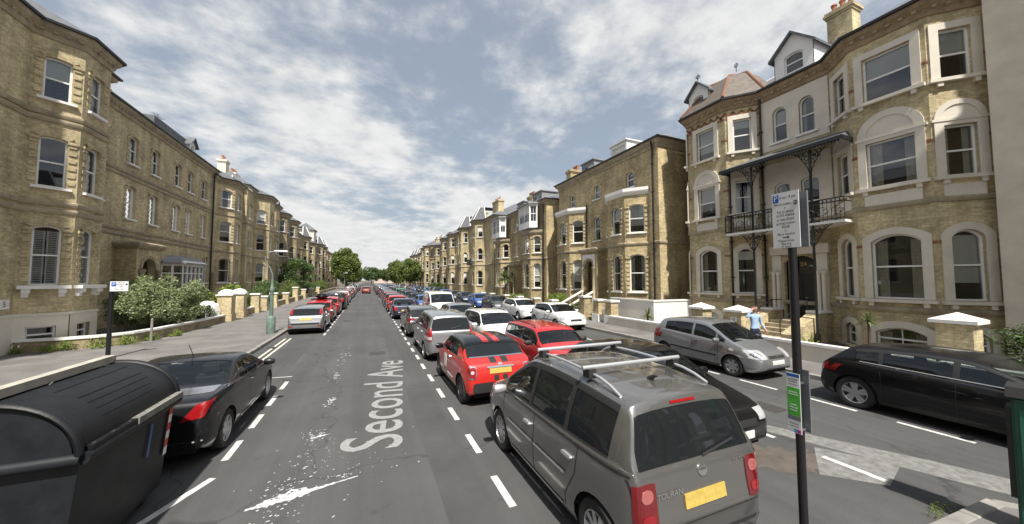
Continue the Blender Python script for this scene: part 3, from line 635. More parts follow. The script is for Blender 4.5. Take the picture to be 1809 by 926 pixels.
for z in (4.05, 7.6, 10.4):
    m = MB()
    for a, b in (((7.0, 0), (8.1, -1.0)), ((8.1, -1.0), (10.15, -1.0)), ((10.15, -1.0), (11.15, 0)), ((.4, -1.0), (2.8, -1.0)), ((2.8, -1.0), (4.0, 0))):
        A, B = Vector(a), Vector(b); L = (B - A).length; mt = Matrix.Translation((*A, 0)) @ Matrix.Rotation(math.atan2(B.y - A.y, B.x - A.x), 4, 'Z'); m.box(0.01, .22, -.02, .02, z, z + .1, 0, mt); m.box(L - .22, L - .01, -.02, .02, z, z + .1, 0, mt)
    rel(H24, m, 'red_brick_band', REDB)
dormer(H24, 1.05, -.75, 12.72, 1.35, 1.3, 2.2, 'gable', WHITE); dormer(H24, 5.55, .2, 12.75, 1.7, 1.4, 3.0, 'gable', WHITE)
for (fx, fy, fz) in ((1.05, -.75, 14.7), (2.3, .9, 15.1)):
    m = MB(); m.tube([(fx, fy, fz), (fx, fy, fz + .55)], .02, 6)
    for a in range(4): m.tube([(fx, fy, fz + .25), (fx + .14 * math.cos(a * PI / 2), fy + .14 * math.sin(a * PI / 2), fz + .38), (fx + .05 * math.cos(a * PI / 2), fy + .05 * math.sin(a * PI / 2), fz + .5)], .018, 5)
    rel(H24, m, 'roof_finial', IRON)
for c_ in [c for c in H24.children if c.name.startswith('bay_roof')][:1]: bpy.data.objects.remove(c_)
m = MB(); lo_ = [(-.2, 1.6), (-.05, -.1), (.25, -1.36), (2.98, -1.36), (4.4, -.1), (4.4, 1.6)]; hi_ = [(1.1, 1.7), (1.1, .5), (1.35, .0), (2.45, .0), (3.1, .6), (3.1, 1.7)]; zl, zh = 12.72, 14.55; tt = MB()
for i in range(5): m.face([(*lo_[i], zl), (*lo_[i + 1], zl), (*hi_[i + 1], zh), (*hi_[i], zh)]); m.face([(*hi_[i], zh), (*hi_[i + 1], zh), (2.2, 1.2, 15.0)])
for i in (1, 2, 3, 4): tt.tube([(*lo_[i], zl + .03), (*hi_[i], zh + .02), (2.2, 1.2, 15.02)], .08, 6)
rel(H24, m, 'turret_roof', pmat('brown_slate', (.14, .115, .095), .65, noise=(4, .35), bump=(18, .3))); rel(H24, tt, 'terracotta_hip', TERRA)
chimney(H24, -.35, 1.6, 0, 14.1, .8, 1.5, 4, BRICKG); chimney(H24, 6.3, 3.2, 12, 16.6, 1.0, .8, 3, BRICKG)
pipe(H24, 2.95, -.98, 0, 8.7); pipe(H24, 4.1, -.1, 0, 12.4)
for (za, zb_, hz, hh, rr, ww) in ((5.25, 8.7, 5.35, 2.3, .15, .7), (9.4, 12.05, 9.75, 1.75, .25, .62)):
    m = MB(); wall(m, (4.05, -.03), (6.95, -.03), za, zb_, [(.90, hz, ww, hh, rr), (2.05, hz, ww, hh, rr)], rv=.05); rel(H24, m, 'stucco_panel', STUCCO)
# entrance: stucco pilasters, steps between brick cheek walls
m = MB()
for sg in (-1, 1):
    cx_ = 5.55 + sg * .92; m.box(cx_ - .2, cx_ + .2, -.14, .02, .95, 4.0)
    for q in (-.1, .1): m.lathe([(.11, .95), (.11, 1.2), (.075, 1.28), (.07, 3.0), (.11, 3.1), (.12, 3.2)], (cx_ + q, -.24, 0), 10)
m.box(4.35, 6.75, -.2, .02, 4.02, 4.45); rel(H24, m, 'door_surround', STUCCO)
m = MB()
for i in range(6): m.box(4.85, 6.25, -.95 - .32 * (6 - i), -.95 - .32 * (5 - i) - .002, 0, .16 * (i + 1) - .01)
m.box(4.85, 6.25, -.95, -.02, 0, .955); rel(H24, m, 'steps', STONE)
for sg in (-1, 1):
    m = MB(); xa = 5.55 + sg * .72; xb = xa + sg * .45; x0, x1 = min(xa, xb), max(xa, xb)
    n0 = len(m.v); pr = [(-3.0, .1), (-.05, .1), (-.05, 1.35), (-1.0, 1.35), (-3.0, .55)]
    m.v += [(x0, y, z) for y, z in pr] + [(x1, y, z) for y, z in pr]; k = 5
    for i in range(k): m.f.append((n0 + i, n0 + (i + 1) % k, n0 + k + (i + 1) % k, n0 + k + i)); m.m.append(0)
    m.f += [tuple(range(n0, n0 + k)), tuple(range(n0 + k, n0 + 2 * k))]; m.m += [0, 0]
    c = rel(H24, m, 'cheek_wall', BRICKG); q = MB(); q.box(x0 - .05, x1 + .05, -1.05, -.06, 1.353, 1.45); q.obj('coping', WHITE, c)
    q = MB(); q.tube([(xa, -3.0, 1.1), (xa, -1.0, 1.85), (xa, -.2, 1.85)], .022, 6); q.tube([(xa, -3.0, .5), (xa, -3.0, 1.1)], .02, 6); q.tube([(xa, -1.0, 1.4), (xa, -1.0, 1.85)], .02, 6); q.obj('handrail', IRON, H24)
text_obj('door_number', '24', .26, pmat('gilt', (.6, .45, .15), .4, .6), H24, Matrix.Translation((5.55, .30, 3.55)) @ Matrix.Rotation(PI / 2, 4, 'X'))
# iron balcony with tented slate canopy
BX0, BX1, BY = 3.05, 7.95, -1.55; BZ, CZ = 5.22, 8.55
m = MB(); m.box(BX0, BX1, BY, -.02, BZ - .1, BZ); bal = rel(H24, m, 'balcony', WHITE)
m = MB()
m.face([(BX0 - .1, BY - .2, CZ), (BX1 + .1, BY - .2, CZ), (BX1 - .3, .0, CZ + .75), (BX0 + .3, .0, CZ + .75)]); m.face([(BX0 - .1, BY - .2, CZ), (BX0 + .3, 0, CZ + .75), (BX0 - .1, 0, CZ)]); m.face([(BX1 + .1, BY - .2, CZ), (BX1 - .3, 0, CZ + .75), (BX1 + .1, 0, CZ)])
m.obj('canopy', SLATE, bal); m = MB(); m.box(BX0 - .12, BX1 + .12, BY - .24, BY - .17, CZ - .14, CZ + .02); m.box(BX0 - .14, BX0 - .08, BY - .2, -.95, CZ - .14, CZ + .02); m.box(BX1 + .08, BX1 + .14, BY - .2, -.95, CZ - .14, CZ + .02); m.obj('canopy_gutter', IRON, bal)
def ironring(m, c, r, t=.012, n=12, ax='x'):
    pts = [(c[0] + (r * math.cos(2 * PI * k / n) if ax == 'x' else 0), c[1] + (r * math.cos(2 * PI * k / n) if ax == 'y' else 0), c[2] + r * math.sin(2 * PI * k / n)) for k in range(n + 1)]; m.tube(pts, t, 4, cap=False)
m = MB(); RT = BZ + .92
for z in (BZ + .08, RT - .16, RT): m.tube([(BX0, BY, z), (BX1, BY, z)], .022, 5); m.tube([(BX0, BY, z), (BX0, -1.0, z)], .02, 5); m.tube([(BX1, BY, z), (BX1, -1.0, z)], .02, 5)
x = BX0
while x < BX1 + .01:
    m.tube([(x, BY, BZ), (x, BY, RT)], .010 if abs((x - BX0) % .98) > .05 else .03, 5); x += .14
x = BX0 + .25
while x < BX1 - .1: ironring(m, (x, BY, BZ + .42), .17); ironring(m, (x + .12, BY, BZ + .42), .09); x += .49
for z in (.0, 1.0):
    x = BX0 + .07
    while x < BX1: ironring(m, (x, BY, RT - .08), .06, .009, 8); x += .14
m.obj('railing', IRON, bal)
for pxx in (4.4, 6.85):
    m = MB(); m.lathe([(.09, .1), (.09, .5), (.05, .6), (.045, BZ - .9), (.08, BZ - .85), (.05, BZ - .7), (.05, BZ), (.05, CZ - 1.1), (.085, CZ - 1.05), (.05, CZ - .95), (.05, CZ - .1)], (pxx, BY + .06, 0), 10); po = m.obj('iron_post', IRON, bal, True, 40)
    for zt in (BZ - .12, CZ - .14):
        m = MB()
        for sg in (-1, 1):
            for k in range(5):
                t0 = k / 5; t1 = (k + 1) / 5; f = lambda t: (pxx + sg * (.06 + .62 * t), BY + .06, zt - .85 * (1 - t) ** 1.8); m.tube([f(t0), f(t1)], .02, 5)
            for (dx, dz, rr) in ((.14, .14, .10), (.32, .12, .085), (.12, .34, .08), (.24, .27, .06), (.46, .08, .06), (.1, .52, .06)): ironring(m, (pxx + sg * dx, BY + .06, zt - dz), rr, .016, 10)
        for k in range(4): ironring(m, (pxx, BY + .2 + .2 * k, zt - .1 - .03 * (3 - k)), .08, .013, 8, 'y')
        m.obj('scroll_bracket', IRON, po)
m = MB(); x = BX0
while x < BX1: m.face([(x, BY - .19, CZ - .14), (x + .11, BY - .19, CZ - .14), (x + .055, BY - .19, CZ - .27)]); x += .11
m.obj('valance', IRON, bal)
# small plates beside the street number pillar and a cream neighbour at the frame edge
house('rendered_house', 'plain cream rendered house front at the right edge beside the stucco trimmed house', (18.55, 3.95), RR, 9, [], [(2.2, 2.2, 0, 'one', 'white'), (6.3, 1.9, 0, 'one', 'white'), (9.8, 1.6, 0, 'one', 'white')], 13.2, mains=[(3.5, 0, 1.1), (3.5, 1, 1.1), (3.5, 2, 1.1), (6.5, 0, 1.1), (6.5, 1, 1.1), (6.5, 2, 1.1)], mat=pmat('beige_render', (.70, .63, .52), .8, noise=(1.5, .15, 8)))
# second house: two-storey bays with white parapets, box dormers, arched porch
F22 = [(2.0, 2.55, .16, 'one', 'brick'), (6.05, 1.95, .12, 'one', 'brick'), (9.5, 1.15, .12, 'one', 'brick')]
H22 = house('double_bay_house', 'brick house with two-storey bays, white bay parapets and a black corner drainpipe', (17.4, 29.2), RR, 12.6,
            [(.1, (1.2, 1.23), 2.1, 1.0, 8.9, .85, .95), (7.5, (1.2, 1.25), 1.8, 1.0, 8.9, .8, 1.0)], F22, 12.1,
            mains=[(6.1, 1, .8), (2.4, 2, .75), (6.1, 2, .75), (10.0, 2, .75)], mat=BRICK, strings=(5.3,), bay_roof='white', ridge=2.6, door=(6.1, 1.2, 1.1, 2.7, 0, pmat('blue_door', (.10, .16, .22), .4)))
porch(H22, 6.1, 1.2, 2.1, 3.9, .9, BRICK, face_mat=None); m = MB(); wall(m, (5.25, -.93), (6.95, -.93), 3.2, 4.85, [(.85, 3.15, 1.2, 1.27, .6)], rv=.02); m.obj('porch_panel', WHITE, H22)
dormer(H22, 7.4, 1.2, 12.15, 1.9, 1.7, 3.5, 'box', WHITE); dormer(H22, 3.2, 1.2, 12.15, 1.9, 1.5, 3.5, 'box', LEAD)
chimney(H22, -.25, 2.2, 0, 14.0, .8, 1.8, 6, BRICK); pipe(H22, 12.2, -.1, 0, 11.7, .06); pipe(H22, 4.75, -.1, 0, 9.3)
m = MB(); m.tube([(12.2, -.12, 11.65), (12.3, -.3, 12.0)], .05); m.obj('drainpipe_swan_neck', IRON, H22)
for k in (0, 1):
    m = MB(); xx = 5.35 + k * 1.5; m.tube([(xx, -.95, 1.9), (xx, -3.4, .75)], .11, 6); m.obj('step_balustrade', STUCCO, H22)
# third house with white timber oriels
def oriel(H, x, y, z0, z1, w, dep):
    m = MB(); P = [(x - w / 2, y), (x - w / 2 + .35, y - dep), (x + w / 2 - .35, y - dep), (x + w / 2, y)]; h = z1 - z0
    for a, b in zip(P, P[1:]):
        L = (Vector(b) - Vector(a)).length; wall(m, a, b, z0, z1, [(L / 2, z0 + .62, L - .18, h - .78, 0)])
    m.face([(p[0], p[1], z0) for p in P]); m.face([(p[0], p[1], z1) for p in P]); o = m.obj('oriel', WHITE, H); c = MB(); c.sweep(P, [(0, z1), (.18, z1), (.18, z1 + .12), (0, z1 + .2)]); c.obj('oriel_cap', LEAD, o)
    for a, b in zip(P, P[1:]):
        A, B = Vector(a), Vector(b); L = (B - A).length; n = 2 if L > 1.2 else 1
        for i in range(n):
            q = A.lerp(B, .5 + (i - (n - 1) / 2) * (L - .18) / n / L); add_window(H, (q.x, q.y, z0 + .62), math.atan2(B.y - A.y, B.x - A.x), (L - .18) / n, h - .78, 0, 'two', None, False, sill=False)
F20 = [(2.0, 2.5, .2, 'one', 'brick'), (5.6, 1.7, .15, 'one', 'brick')]
H20 = house('oriel_house', 'brick house with white timber oriel windows above its bays', (16.4, 44.8), RR, 14.8, [(1.6, 1.0, 2.0, 1.0, 7.7, 1.0, .75), (10.2, 1.0, 2.0, 1.0, 7.7, 1.1, .75)], F20, 10.9,
            mains=[(7.2, (5.6, 1.6, .1, 'one', 'brick'), .8), (7.2, (8.6, 1.3, .1, 'one', 'brick'), .8), ], mat=BRICK, strings=(5.0,), det=True, door=(7.6, 1.0, 1.1, 2.6, .3), ridge=2.4)
oriel(H20, 3.6, -.55, 8.15, 10.6, 3.4, .75); oriel(H20, 12.2, -.55, 8.15, 10.6, 3.4, .75)
dormer(H20, 11.2, .8, 10.95, 2.3, 1.5, 3.5, 'box', LEAD); dormer(H20, 6.8, .8, 10.95, 2.0, 1.3, 3.5, 'box', LEAD); chimney(H20, 5.5, 3, 10.5, 13.6, 1.4, .7, 6, BRICK); porch(H20, 7.6, 1.0, 2.0, 3.4, .7, BRICK)
pipe(H20, 14.3, -.12, 0, 10.5, .07)
# fourth house with pointed slate bay roofs
F18 = [(2.0, 2.3, .25, 'one', 'brick'), (6.0, 1.9, .4, 'one', 'brick'), (9.7, 1.8, 0, 'one', 'brick')]
H18 = house('turret_house', 'brick house with slate turret roofs edged in white over its bays', (17.2, 67.5), RR, 20, [(2.5, 1.2, 1.8, 1.3, None, .9, .75), (11.3, 1.2, 1.9, 1.3, None, 1.0, .85)], F18, 12.4,
            mains=[(8.8, 0, .9), (8.8, 1, .9), (8.8, 2, .9)], mat=BRICKG, strings=(5.2,), bay_roof='turret', det=False, ridge=3.2, door=(8.0, 1, 1.1, 2.6, .3))
chimney(H18, 17.5, 1.5, 11, 15.2, 2.6, .9, 3, BRICKG); chimney(H18, 6.5, 3, 12, 15.6, 1.0, .8, 4, BRICKG)
m = MB(); m.box(8.0, 10.6, -.9, -.02, 5.4, 5.5); m.box(8.0, 10.6, -.9, -.86, 5.5, 6.4); rel(H18, m, 'balcony', IRON)
lnk = house('side_extension', 'low brick side extension between the turret house and the oriel house', (17.9, 47.4), RR, 2.55, [], [(1.6, 2.6, 0, 'four', None)], 5.4, mains=[(.8, 0, .7), (1.75, 0, .7)], det=False, ridge=.8, depth=6, mat=BRICKD)
FG = [(1.9, 2.3, .2, 'one', 'brick'), (5.7, 1.9, .15, 'one', 'brick'), (9.1, 1.6, .1, 'one', 'brick')]
def generic(name, label, org, rz, W, eav, seed, bayn=2, mat=BRICK, roof_dorm=True):
    rn = random.Random(seed); k = eav / 11.6; fl = [(a * k, b * k, c, d, e) for a, b, c, d, e in FG]; bays = []; st = W / bayn
    for i in range(bayn): bays.append((i * st + st * rn.uniform(.08, .2), 1.0, rn.uniform(1.7, 2.1), rn.uniform(.9, 1.3), None if rn.random() < .6 else eav * .74, 1.0, .8))
    mains = [(i * st + st * .80, f, .85) for i in range(bayn) for f in (0, 1, 2)]
    H = house(name, label, org, rz, W, bays, fl, eav, mains=mains, mat=mat, strings=(4.9 * k,), det=False, bay_roof='turret' if rn.random() < .35 else 'hip', ridge=rn.uniform(2, 3.4))
    chimney(H, W * .48, 3, eav, eav + rn.uniform(2.6, 3.8), 1.5, .8, 5, mat); chimney(H, W - .5, 3, eav, eav + rn.uniform(2.2, 3.2), .9, .8, 4, mat)
    if roof_dorm and rn.random() < .7: dormer(H, W * .3, .7, eav + .05, 1.8, 1.4, 3, rn.choice(['box', 'gable']), rn.choice([WHITE, LEAD]))
    return H
y = 68; sd = 11; far_r = ['beyond the turret house, nearest it', 'second beyond the turret house', 'third beyond the turret house', 'fourth beyond the turret house', 'fifth beyond the turret house', 'sixth beyond the turret house', 'seventh beyond the turret house']
for i in range(7):
    W = random.Random(sd + i).uniform(14, 17.5); generic('terrace_house', 'bay-fronted brick house on the right, ' + far_r[i], (17.0 + random.uniform(-.3, .4), y + W), RR, W, [12.4, 11.6, 12.8, 11.8, 12.4, 11.5, 12.2][i], 40 + i, 2, [BRICK, BRICKD, BRICK][i % 3])['group'] = 'right-hand terrace further up the avenue'; y += W + .4
# ------------------------------------------------------------------ houses on the left
FL1 = [(2.55, 2.35, .16, 'one', 'brick'), (6.55, 2.0, .10, 'one', 'brick'), (9.95, 1.75, .14, 'one', 'brick')]
FL0 = [(2.6, 2.3, .10, 'one', 'brick'), (6.4, 1.95, .05, 'one', 'brick'), (9.85, 1.65, .05, 'one', 'brick')]
HL0 = house('corner_bay_house', 'brick house at the left edge with a canted bay over a white basement', (-11.9, 10.1), RL, 12.4, [(8.5, (.8, .8), 1.5, 1.0, None, .72, .70)], FL0 + [(.42, .62, 0, 'one', None)], 12.7, mat=BRICKG, strings=(5.5, 5.8, 9.05, 9.3), base_mat=STUCCO, base_z=1.45, ridge=2.4, mains=[(6.5, 0, .8), (6.5, 1, .8), (6.5, 2, .8)])
HL1 = house('sooty_brick_house', 'long sooty brick house with an arched porch and white timber bay, left side', (-13.6, 22.55), RL, 17.85, [], FL1, 13.1,
            mains=[(q, f, .85) for q in (5.85, 8.25, 11.25, 13.25, 15.85) for f in (1, 2)] + [(8.15, 0, .85), (16.75, 0, .8)], mat=BRICKG, strings=(5.55, 5.85, 9.1, 9.35), ridge=2.6, door=(5.85, 1.1, 1.2, 2.8, 0, pmat('brown_door', (.10, .06, .035), .5)))
porch(HL1, 5.85, 1.1, 2.5, 3.7, 1.0, BRICKG)
for w_ in [c for c in HL0.children if c.name.startswith('window')]:
    if abs(w_.location.z - 2.6) < .01 and w_.location.y < -.1:
        for c in list(w_.children):
            if c.name.startswith(('blind', 'curtain', 'sill')): bpy.data.objects.remove(c)
        add('shutter', window_meshes(*( .72 if abs(w_.location.y + 1.0) < .02 else .70, 2.3, .10, 'one', 'brick', True))['shutter'], w_)
        s = MB(); s.box(-.62, .62, -.28, .02, -.14, -.01)
        for sg in (-1, 1): s.box(sg * .42 - .1, sg * .42 + .1, -.22, .02, -.30, -.143); s.box(sg * .42 - .08, sg * .42 + .08, -.12, .02, -.45, -.303)
        s.obj('bracketed_sill', WHITE, w_)
m = MB(); P = [(9.65, 0), (10.35, -.95), (13.75, -.95), (14.45, 0)]                        # white timber bay on the ground floor
for a, b in zip(P, P[1:]):
    L = (Vector(b) - Vector(a)).length; n = max(1, round(L / .65)); ops = [(L * (i + .5) / n, 1.9, L / n - .12, 1.35, 0) for i in range(n)] + [(L * (i + .5) / n, 3.33, L / n - .12, .5, 0) for i in range(n)]; wall(m, a, b, .3, 4.0, ops)
tb = m.obj('timber_bay', WHITE, HL1)
for a, b in zip(P, P[1:]):
    A, B = Vector(a), Vector(b); L = (B - A).length; nn = Vector(((B - A).y, -(B - A).x)).normalized(); q = MB(); q.face([(*(A - nn * .1), 1.85), (*(B - nn * .1), 1.85), (*(B - nn * .1), 3.9), (*(A - nn * .1), 3.9)]); q.obj('pane', GLASS, tb)
m = MB(); m.sweep(P, [(0, 4.0), (.2, 4.0), (.2, 4.1), (-.5, 4.6), (-.5, 4.0)]); m.obj('lead_roof', LEAD, tb)
pipe(HL1, 17.55, -.12, 0, 12.6, .07)
m = MB(); m.box(10.5, 17.0, 1.2, 7, 13.1, 15.0); mr_ = m.obj('mansard', SLATE, HL1); dormer(HL1, 15.7, .9, 13.3, 1.1, 1.4, 2, 'gable', WHITE)
m = MB(); ax, ay, az = 15.0, 3, 15.0; m.tube([(ax, ay, az), (ax, ay, az + 1.8)], .02, 5); m.tube([(ax - .7, ay, az + 1.6), (ax + .7, ay, az + 1.6)], .015, 5)
for k in range(6): m.tube([(ax - .6 + k * .24, ay - .25, az + 1.6), (ax - .6 + k * .24, ay + .25, az + 1.6)], .01, 4)
m.obj('television_aerial', IRON, HL1)
m = MB(); m.box(7.9, 8.3, -.05, .02, 1.75, 2.1); hp = m.obj('house_number_plate', WHITE, HL0); text_obj('number_lettering', '5', .26, SASH and IRON, hp, Matrix.Translation((8.1, -.055, 1.92)) @ Matrix.Rotation(PI / 2, 4, 'X'))
HL2 = house('bay_corner_house', 'brick house with a three-storey canted bay and columned porch, beyond the sooty house', (-13.6, 40.45), RL, 6.6, [(.9, (1.0, 1.0), 2.2, 1.1, None, .8, .95)], FL1, 12.7, mains=[(5.9, 1, .7), (5.9, 2, .7)], mat=BRICKG, strings=(5.6, 9.2), ridge=2.0, door=(.45, 1.1, .75, 2.4, 0))
m = MB()
for k in range(6): m.lathe([(.0, 13.5), (.13, 13.5), (.1, 14.1), (.12, 14.15), (0, 14.15)], (2.2 + k * .5, 2.4, 0), 8)
m.obj('chimney_pots', CLAY, HL2); m = MB(); m.box(1.8, 5.2, 2, 2.8, 12.7, 13.5); m.obj('chimney', STUCCO, HL2)
m = MB(); m.box(.3, 6.5, -1.3, -1.2, 12.81, 13.0); m.obj('white_gutter', WHITE, HL2)
HL3 = house('bow_house', 'brick house with a rounded full-height bow and tall chimneys, left side', (-13.4, 47.1), RL, 14.8, [(.3, .01, 2.6, .5, None, .95, 0), (4.6, (1.1, 1.1), 2.4, 1.5, None, 1.0, .95), (10.4, 1.0, 2.2, 1.0, None, 1.0, .8)], FL1, 13.6, mat=BRICKG, strings=(5.6, 9.3), det=True, ridge=2.2)
chimney(HL3, 2.4, 2.5, 13.4, 16.8, .9, .8, 2, STUCCO); chimney(HL3, 5.8, 2.5, 13.4, 16.2, 1.6, .8, 4, STUCCO); chimney(HL3, 9.5, 2.5, 13.4, 15.2, 2.0, .8, 5, BRICKG)
y = 62.2; far_l = ['just past the bow house', 'second past the bow house', 'third past the bow house', 'fourth past the bow house', 'fifth past the bow house', 'sixth past the bow house', 'seventh past the bow house']
for i in range(7):
    W = random.Random(90 + i).uniform(14, 18); Hh = generic('terrace_house', 'bay-fronted brick house on the left, ' + far_l[i], (-13.2 + random.uniform(-.4, .2), y), RL, W, [13.4, 12.2, 11.6, 12.8, 12.2, 11.8, 12.4][i], 70 + i, 2, [BRICKD, BRICK, BRICKG][i % 3]); Hh['group'] = 'left-hand terrace further up the avenue'
    if i == 2:
        m = MB(); m.box(5, 9, -.6, 3.4, 0, 15.2); m.obj('tower', STUCCO, Hh); m = MB()
        for a, b in (((4.6, -1), (9.4, -1)), ((9.4, -1), (9.4, 3.8)), ((9.4, 3.8), (4.6, 3.8)), ((4.6, 3.8), (4.6, -1))): m.face([(*a, 15.2), (*b, 15.2), (7, 1.4, 17.2)])
        m.obj('tower_roof', SLATE, Hh)
    y += W + .4
m = MB(); m.box(-9, 9, 0, 12, 0, 11); m.box(-9, 9, -.3, 12.3, 11, 11.6)
Hf = m.obj('far_block', pmat('far_render', (.55, .45, .38), .8), label='pale low building closing the end of the avenue', cat='building'); Hf.location = (14, 300, 0)
for i in range(4): 
    for z in (2, 6): add_window(Hf, (-6.5 + i * 4.4, 0, z), 0, 1.6, 2.2, detail=False)

# the avenue goes on behind the camera (seen only as reflections in glass and paint)
for i, (yy, W) in enumerate(((-13, 16), (-29.5, 16))): generic('terrace_house', 'bay-fronted brick house on the right behind the viewer, ' + ('nearer' if i == 0 else 'further'), (17.4, yy + W - 1.5), RR, W, 12.4, 200 + i)['group'] = 'houses behind the viewer'
for i, (yy, W) in enumerate(((-8, 15), (-24, 15.5))): generic('terrace_house', 'bay-fronted brick house on the left behind the viewer, ' + ('nearer' if i == 0 else 'further'), (-13.2, yy), RL, W, 12.4, 210 + i)['group'] = 'houses behind the viewer'
# ------------------------------------------------------------------ cars: a lofted shell cut into body, glass and trim
def chaikin(P, n=2):
    P = [tuple(map(float, p)) for p in P]
    for _ in range(n):
        Q = [P[0]]
        for a, b in zip(P, P[1:]): Q += [tuple(.75 * x + .25 * y for x, y in zip(a, b)), tuple(.25 * x + .75 * y for x, y in zip(a, b))]
        P = Q + [P[-1]]
    return P
def itp(P, s):
    if s <= P[0][0]: return P[0][1]
    for a, b in zip(P, P[1:]):
        if s <= b[0]: return a[1] + (b[1] - a[1]) * ((s - a[0]) / max(1e-9, b[0] - a[0]))
    return P[-1][1]
class Shell:
    """s runs from the front bumper (0) to the tail (L); local x = L/2 - s, y to the car's left, z up"""
    def __init__(self, sp, ds=.09):
        self.sp = sp; L, W = sp['L'], sp['W']; top = chaikin(sp['top'], 2); belt = chaikin(sp['belt'], 1); plan = chaikin(sp['plan'], 2)
        rw = sp['rw']; Ra = rw * 1.13; ax = sp['axles']; zs = sp.get('sill', .21); rf = sp.get('roof_frac', .76)
        S = {0.0, L} | {p[0] for p in top} | set(sp.get('cuts', ())) | {p[0] for p in plan}
        for w in sp['side_glass']: S |= {w[0], w[1]}
        S |= set(sp['ws']) | set(sp['rs'])
        for a in ax:
            for k in range(11): S.add(a + Ra * math.cos(PI * k / 10))
            S |= {a - Ra - .004, a + Ra + .004}
        S = sorted(s for s in S if 0 <= s <= L); T = [S[0]]
        for s in S[1:]:
            if s - T[-1] > ds:
                k = math.ceil((s - T[-1]) / ds); T += [T[-1] + (s - T[-1]) * (i + 1) / k for i in range(k)]
            elif s - T[-1] > .0025: T.append(s)
        self.S = T; cols = []; FR = (0, .1, .22, .36, .5, .63, .74, .84, .92, .97, 1.0); GT = (.03, .09, .3, .55, .78, .92, 1.0); TK = ((.975, .30), (.93, .55), (.86, .72), (.6, .90), (.3, .975), (0, 1.0))
        self.nb = len(FR); self.ng = len(GT)
        prof = chaikin(sp.get('side', [(0, .925), (.12, .975), (.35, 1.0), (.62, .995), (.86, .985), (1, .955)]), 1)
        for s in T:
            zt = itp(top, s); zb0 = zs + .12 * max(0, 1 - min(s, L - s) / .35) ** 2; ze = min(itp(belt, s), zt - .015); hw = itp(plan, s) * W / 2; za = zb0
            for a in ax:
                if abs(s - a) <= Ra + .0005: za = max(zb0, rw + math.sqrt(max(0, Ra * Ra - (s - a) ** 2)))
            za = min(za, ze - .05); rows = []
            for f in FR:
                z = za + (ze - za) * f; rows.append((hw * itp(prof, (z - zb0) / max(.05, ze - zb0)), z))
            gh = zt - ze; cr = min(.10, gh * .5); hs = gh - cr; q = min(1, hs / .42); wr = (.945 + (rf - .945) * q) * hw
            for t in GT: rows.append((hw * .945 + (wr - hw * .945) * t + .012 * math.sin(PI * t) * q, ze + hs * t))
            for ky, kz in TK: rows.append((wr * ky, ze + hs + cr * kz))
            cols.append(rows)
        self.cols = cols; self.nr = len(cols[0])
    def point(self, i, j):
        n = self.nr; L = self.sp['L']
        if j < n: y, z = self.cols[i][j]
        else: y, z = self.cols[i][2 * n - 2 - j]; y = -y
        return (L / 2 - self.S[i], y, z)
    def build(self):
        sp = self.sp; n = self.nr; M = 2 * n - 1; nb, ng = self.nb, self.ng; body = MB(); glass = {'windscreen': MB(), 'rear_window': MB()}; sg = [(MB(), MB()) for _ in sp['side_glass']]; allf = MB()
        for i in range(len(self.S) - 1):
            sm = (self.S[i] + self.S[i + 1]) / 2
            for j in range(M - 1):
                jj = j if j < n - 1 else 2 * n - 3 - j; P = [self.point(i, j), self.point(i + 1, j), self.point(i + 1, j + 1), self.point(i, j + 1)]; tgt = body; mi = 0
                if jj >= nb + ng + 1:
                    if sp['ws'][0] < sm < sp['ws'][1]: tgt = glass['windscreen']
                    elif sp['rs'][0] < sm < sp['rs'][1]: tgt = glass['rear_window']
                elif nb + 1 <= jj < nb + ng - 2:
                    for k, w in enumerate(sp['side_glass']):
                        if w[0] < sm < w[1]: tgt = sg[k][0 if j < n - 1 else 1]
                if tgt is body and 'roofrange' in sp and jj >= nb + ng - 3 and sp['roofrange'][0] < sm < sp['roofrange'][1]: mi = 1
                elif tgt is body and jj >= nb and jj < nb + ng and sp.get('dark_pillars') and sp['side_glass'][0][0] < sm < sp['side_glass'][-1][1]: mi = 2
                elif tgt is body and sp.get('cladding') and jj < nb - 1 and (P[0][2] + P[2][2]) / 2 < sp['cladding']: mi = 2
                tgt.face(P, mi); allf.face(P)
        for i, rev in ((0, False), (len(self.S) - 1, True)):
            P = [self.point(i, j) for j in range(M)]; body.face(P, 2 if sp.get('cladding') else 0); allf.face(P)
        self.bvh = BVHTree.FromPolygons([Vector(v) for v in allf.v], allf.f); return body, glass, sg
def weld(me):
    bm = bmesh.new(); bm.from_mesh(me); bmesh.ops.remove_doubles(bm, verts=bm.verts, dist=.0008); bmesh.ops.dissolve_degenerate(bm, edges=bm.edges, dist=.0003); bmesh.ops.recalc_face_normals(bm, faces=bm.faces)
    for f in bm.faces: f.smooth = True
    bm.to_mesh(me); bm.free(); me.set_sharp_from_angle(angle=math.radians(38)); return me
def inset(me, d=.006):
    bm = bmesh.new(); bm.from_mesh(me); bmesh.ops.remove_doubles(bm, verts=bm.verts, dist=.0008); bmesh.ops.recalc_face_normals(bm, faces=bm.faces); bm.normal_update()
    c = sum((v.co for v in bm.verts), Vector()) / max(1, len(bm.verts))
    for v in bm.verts:
        nn = v.normal if v.normal.dot(Vector((v.co.x * .2, v.co.y, v.co.z - .8))) > 0 else -v.normal; v.co -= nn * d
    for f in bm.faces: f.smooth = True
    bm.to_mesh(me); bm.free(); return me
DIRS = {'rear': (Vector((1, 0, 0)), lambda a, b, L: Vector((-L / 2 - 1, a, b))), 'front': (Vector((-1, 0, 0)), lambda a, b, L: Vector((L / 2 + 1, a, b))),
        'left': (Vector((0, -1, 0)), lambda a, b, L: Vector((L / 2 - a, 3, b))), 'right': (Vector((0, 1, 0)), lambda a, b, L: Vector((L / 2 - a, -3, b))), 'top': (Vector((0, 0, -1)), lambda a, b, L: Vector((L / 2 - a, b, 4)))}
